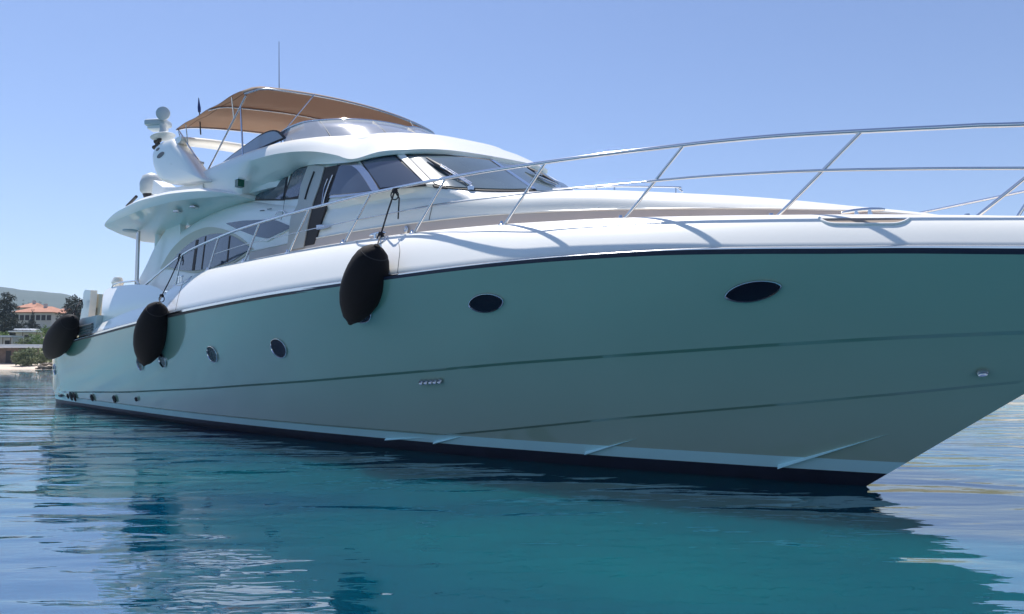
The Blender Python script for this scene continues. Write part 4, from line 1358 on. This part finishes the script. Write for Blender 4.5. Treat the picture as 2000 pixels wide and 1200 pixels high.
# villa with terracotta roofs
def house(label, x0, x1, py_wall, py_eave, py_ridge, D, depth, nwin, sign=1, name='villa'):
    a = wp(x0, py_wall, D); b_ = wp(x1, py_wall, D); e_ = wp(x0, py_eave, D); r_ = wp(x0, py_ridge, D + depth / 2)
    cx_ = (a.x + b_.x) / 2; Wd_ = b_.x - a.x
    z0 = min(a.z, ground_h(cx_, D)) - 1.0
    he = e_.z - z0; hr = r_.z - z0
    root_ = empty(name, label, 'house', (cx_, D, z0))
    vs, fs = box_data((0, depth / 2, he / 2), (Wd_, depth, he))
    mesh('wall', vs, fs, 'render', root_, smooth=False)
    ov = .6
    h0, h1 = he + .01, max(hr, he + 1)
    X, Y0, Y1 = Wd_ / 2 + ov, -ov, depth + ov
    rdg = Wd_ / 2 - min(depth / 2, Wd_ * .3)
    vs = [(-X, Y0, h0), (X, Y0, h0), (X, Y1, h0), (-X, Y1, h0), (-rdg, depth / 2, h1), (rdg, depth / 2, h1)]
    vs += [(v[0], v[1], v[2] - .2) for v in vs[:4]]
    fs = [(0, 1, 5, 4), (2, 3, 4, 5), (1, 2, 5), (3, 0, 4), (0, 6, 7, 1), (1, 7, 8, 2), (2, 8, 9, 3), (3, 9, 6, 0), (6, 9, 8, 7)]
    rf = mesh('roof', vs, fs, 'roof', root_, smooth=False)
    vs, fs = box_data((rdg * .4, depth * .4, h1), (.7, .7, 1.4)); mesh('chimney', vs, fs, 'render', rf, smooth=False)
    for k in range(nwin):
        xx = -Wd_ / 2 + Wd_ * (k + .5) / nwin
        vs, fs = box_data((xx, -.03, he - 1.5), (1.1, .1, 1.4)); wn = mesh('window', vs, fs, 'dark', root_, smooth=False)
        vs, fs = box_data((xx, -.08, he - 2.3), (1.4, .16, .1)); mesh('sill', vs, fs, 'render', wn, smooth=False)
    return root_
house('long pale villa with terracotta roof behind the slim cypress', 26, 100, 641, 610, 599, 200, 10, 7)
house('upper red roofed villa rising behind the long one', 33, 64, 612, 601, 592, 225, 9, 3)
house('smaller red roofed villa at the right, beside the broad pine', 92, 126, 641, 612, 603, 206, 9, 3)

def shelter(name, label, cat, x0, x1, py_top, py_bot, py_ground, D, depth, mroof='awning', mwall=None, wall_px=None):
    a = wp(x0, py_top, D); b_ = wp(x1, py_bot, D)
    g0 = ground_h((a.x + b_.x) / 2, D)
    base_z = min(g0, wp(x0, py_ground, D).z) - .2
    cx_ = (a.x + b_.x) / 2; W_ = b_.x - a.x
    root_ = empty(name, label, cat, (cx_, D, base_z))
    th = a.z - b_.z
    vs, fs = merge(box_data((0, depth / 2, b_.z + th * .35 - base_z), (W_, depth, th * .7)), box_data((0, -.03, b_.z + th * .2 - base_z), (W_ + .2, .08, th * .45)))
    ra = mesh('roof', vs, fs, mroof, root_, smooth=False)
    n_ = max(3, int(W_ / 2.2))
    for k in range(n_):
        xx = -W_ / 2 + .15 + (W_ - .3) * k / (n_ - 1)
        vs, fs = tube_data([(xx, .1, 0), (xx, .1, b_.z - base_z + th * .2)], .06, 8); mesh('post', vs, fs, 'hut', root_)
    if mwall:
        wa = wp(wall_px[0], py_ground, D); wb = wp(wall_px[1], py_ground, D)
        hh = b_.z - base_z - .05
        vs, fs = box_data(((wa.x + wb.x) / 2 - cx_, depth * .55, hh / 2), (wb.x - wa.x, depth * .7, hh)); wl = mesh('wall', vs, fs, mwall, root_, smooth=False)
        vs, fs = box_data(((wa.x + wb.x) / 2 - cx_ + .4, depth * .2 - .02, hh * .45), (.8, .06, hh * .8)); mesh('door', vs, fs, 'dark', wl, smooth=False)
    return root_
shelter('beach_bar', 'brown beach hut under a long white awning on the sand', 'beach hut', -30, 76, 670, 679.5, 706, 113, 4, 'awning', 'hut', (-20, 28))
shelter('kiosk', 'small grey roofed kiosk above the white awning at the left edge', 'kiosk', -12, 22, 654, 659, 672, 124, 3, 'radar', 'render', (-10, 20))
shelter('pavilion', 'low white flat roofed pavilion among the green shrubs', 'pavilion', 16, 72, 645.5, 649, 656, 136, 4, 'awning', 'render', (25, 60))
shelter('pavilion', 'upper white roof box standing on the low pavilion', 'pavilion', 28, 60, 640.5, 645, 650, 138, 3, 'awning', 'render', (30, 58))
for i, (px, py, w_) in enumerate(((82, 717, 12), (92, 719, 16), (100, 717, 14), (88, 712, 12), (101, 711, 12), (112, 719, 16), (74, 720, 8))):
    p = wp(px, py, 101.5 if py > 714 else 104); r_ = w_ / F_PX * 101 / 2
    rng = random.Random(i)
    bmx = bmesh.new(); bmesh.ops.create_icosphere(bmx, subdivisions=3, radius=1)
    for v in bmx.verts:
        k = 1 + .35 * noise.noise(v.co * 1.4 + Vector((i * 7, 0, 0))) + .12 * noise.noise(v.co * 4)
        v.co = Vector((v.co.x * r_ * 1.2 * k, v.co.y * r_ * k, v.co.z * r_ * .45 * k))
    me = bpy.data.meshes.new('rock'); bmx.to_mesh(me); bmx.free()
    o = link('rock', me, 'rock', None, False)
    o.location = (p.x, p.y, max(.05, p.z))
    o['label'] = ['flat brown rock at the waterline, third from the left', 'long dark rock at the waterline in the middle of the row', 'dark rock at the waterline nearest the yacht stern', 'upper rock behind the middle one on the sand', 'upper rock on the sand nearest the hull', 'rock at the waterline half hidden behind the stern', 'smallest rock, leftmost of the row at the waterline'][i]
    o['category'] = 'rock'; o['group'] = 'rocks along the waterline'

# ------------------------------------------------------------------ sea air
vs, fs = box_data((0, 1040, 124), (5200, 2400, 254))
hz_m = bpy.data.materials.new('sea_haze'); hz_m.use_nodes = True
hn, hl = hz_m.node_tree.nodes, hz_m.node_tree.links
hn.remove(hn['Principled BSDF'])
pv = hn.new('ShaderNodeVolumePrincipled')
pv.inputs['Color'].default_value = (0.62, 0.78, 1.0, 1)
pv.inputs['Density'].default_value = 0.00020
pv.inputs['Anisotropy'].default_value = 0.2
hl.new(pv.outputs[0], hn['Material Output'].inputs['Volume'])
M['haze'] = hz_m
o = mesh('haze', vs, fs, 'haze', smooth=False)
o['kind'] = 'stuff'
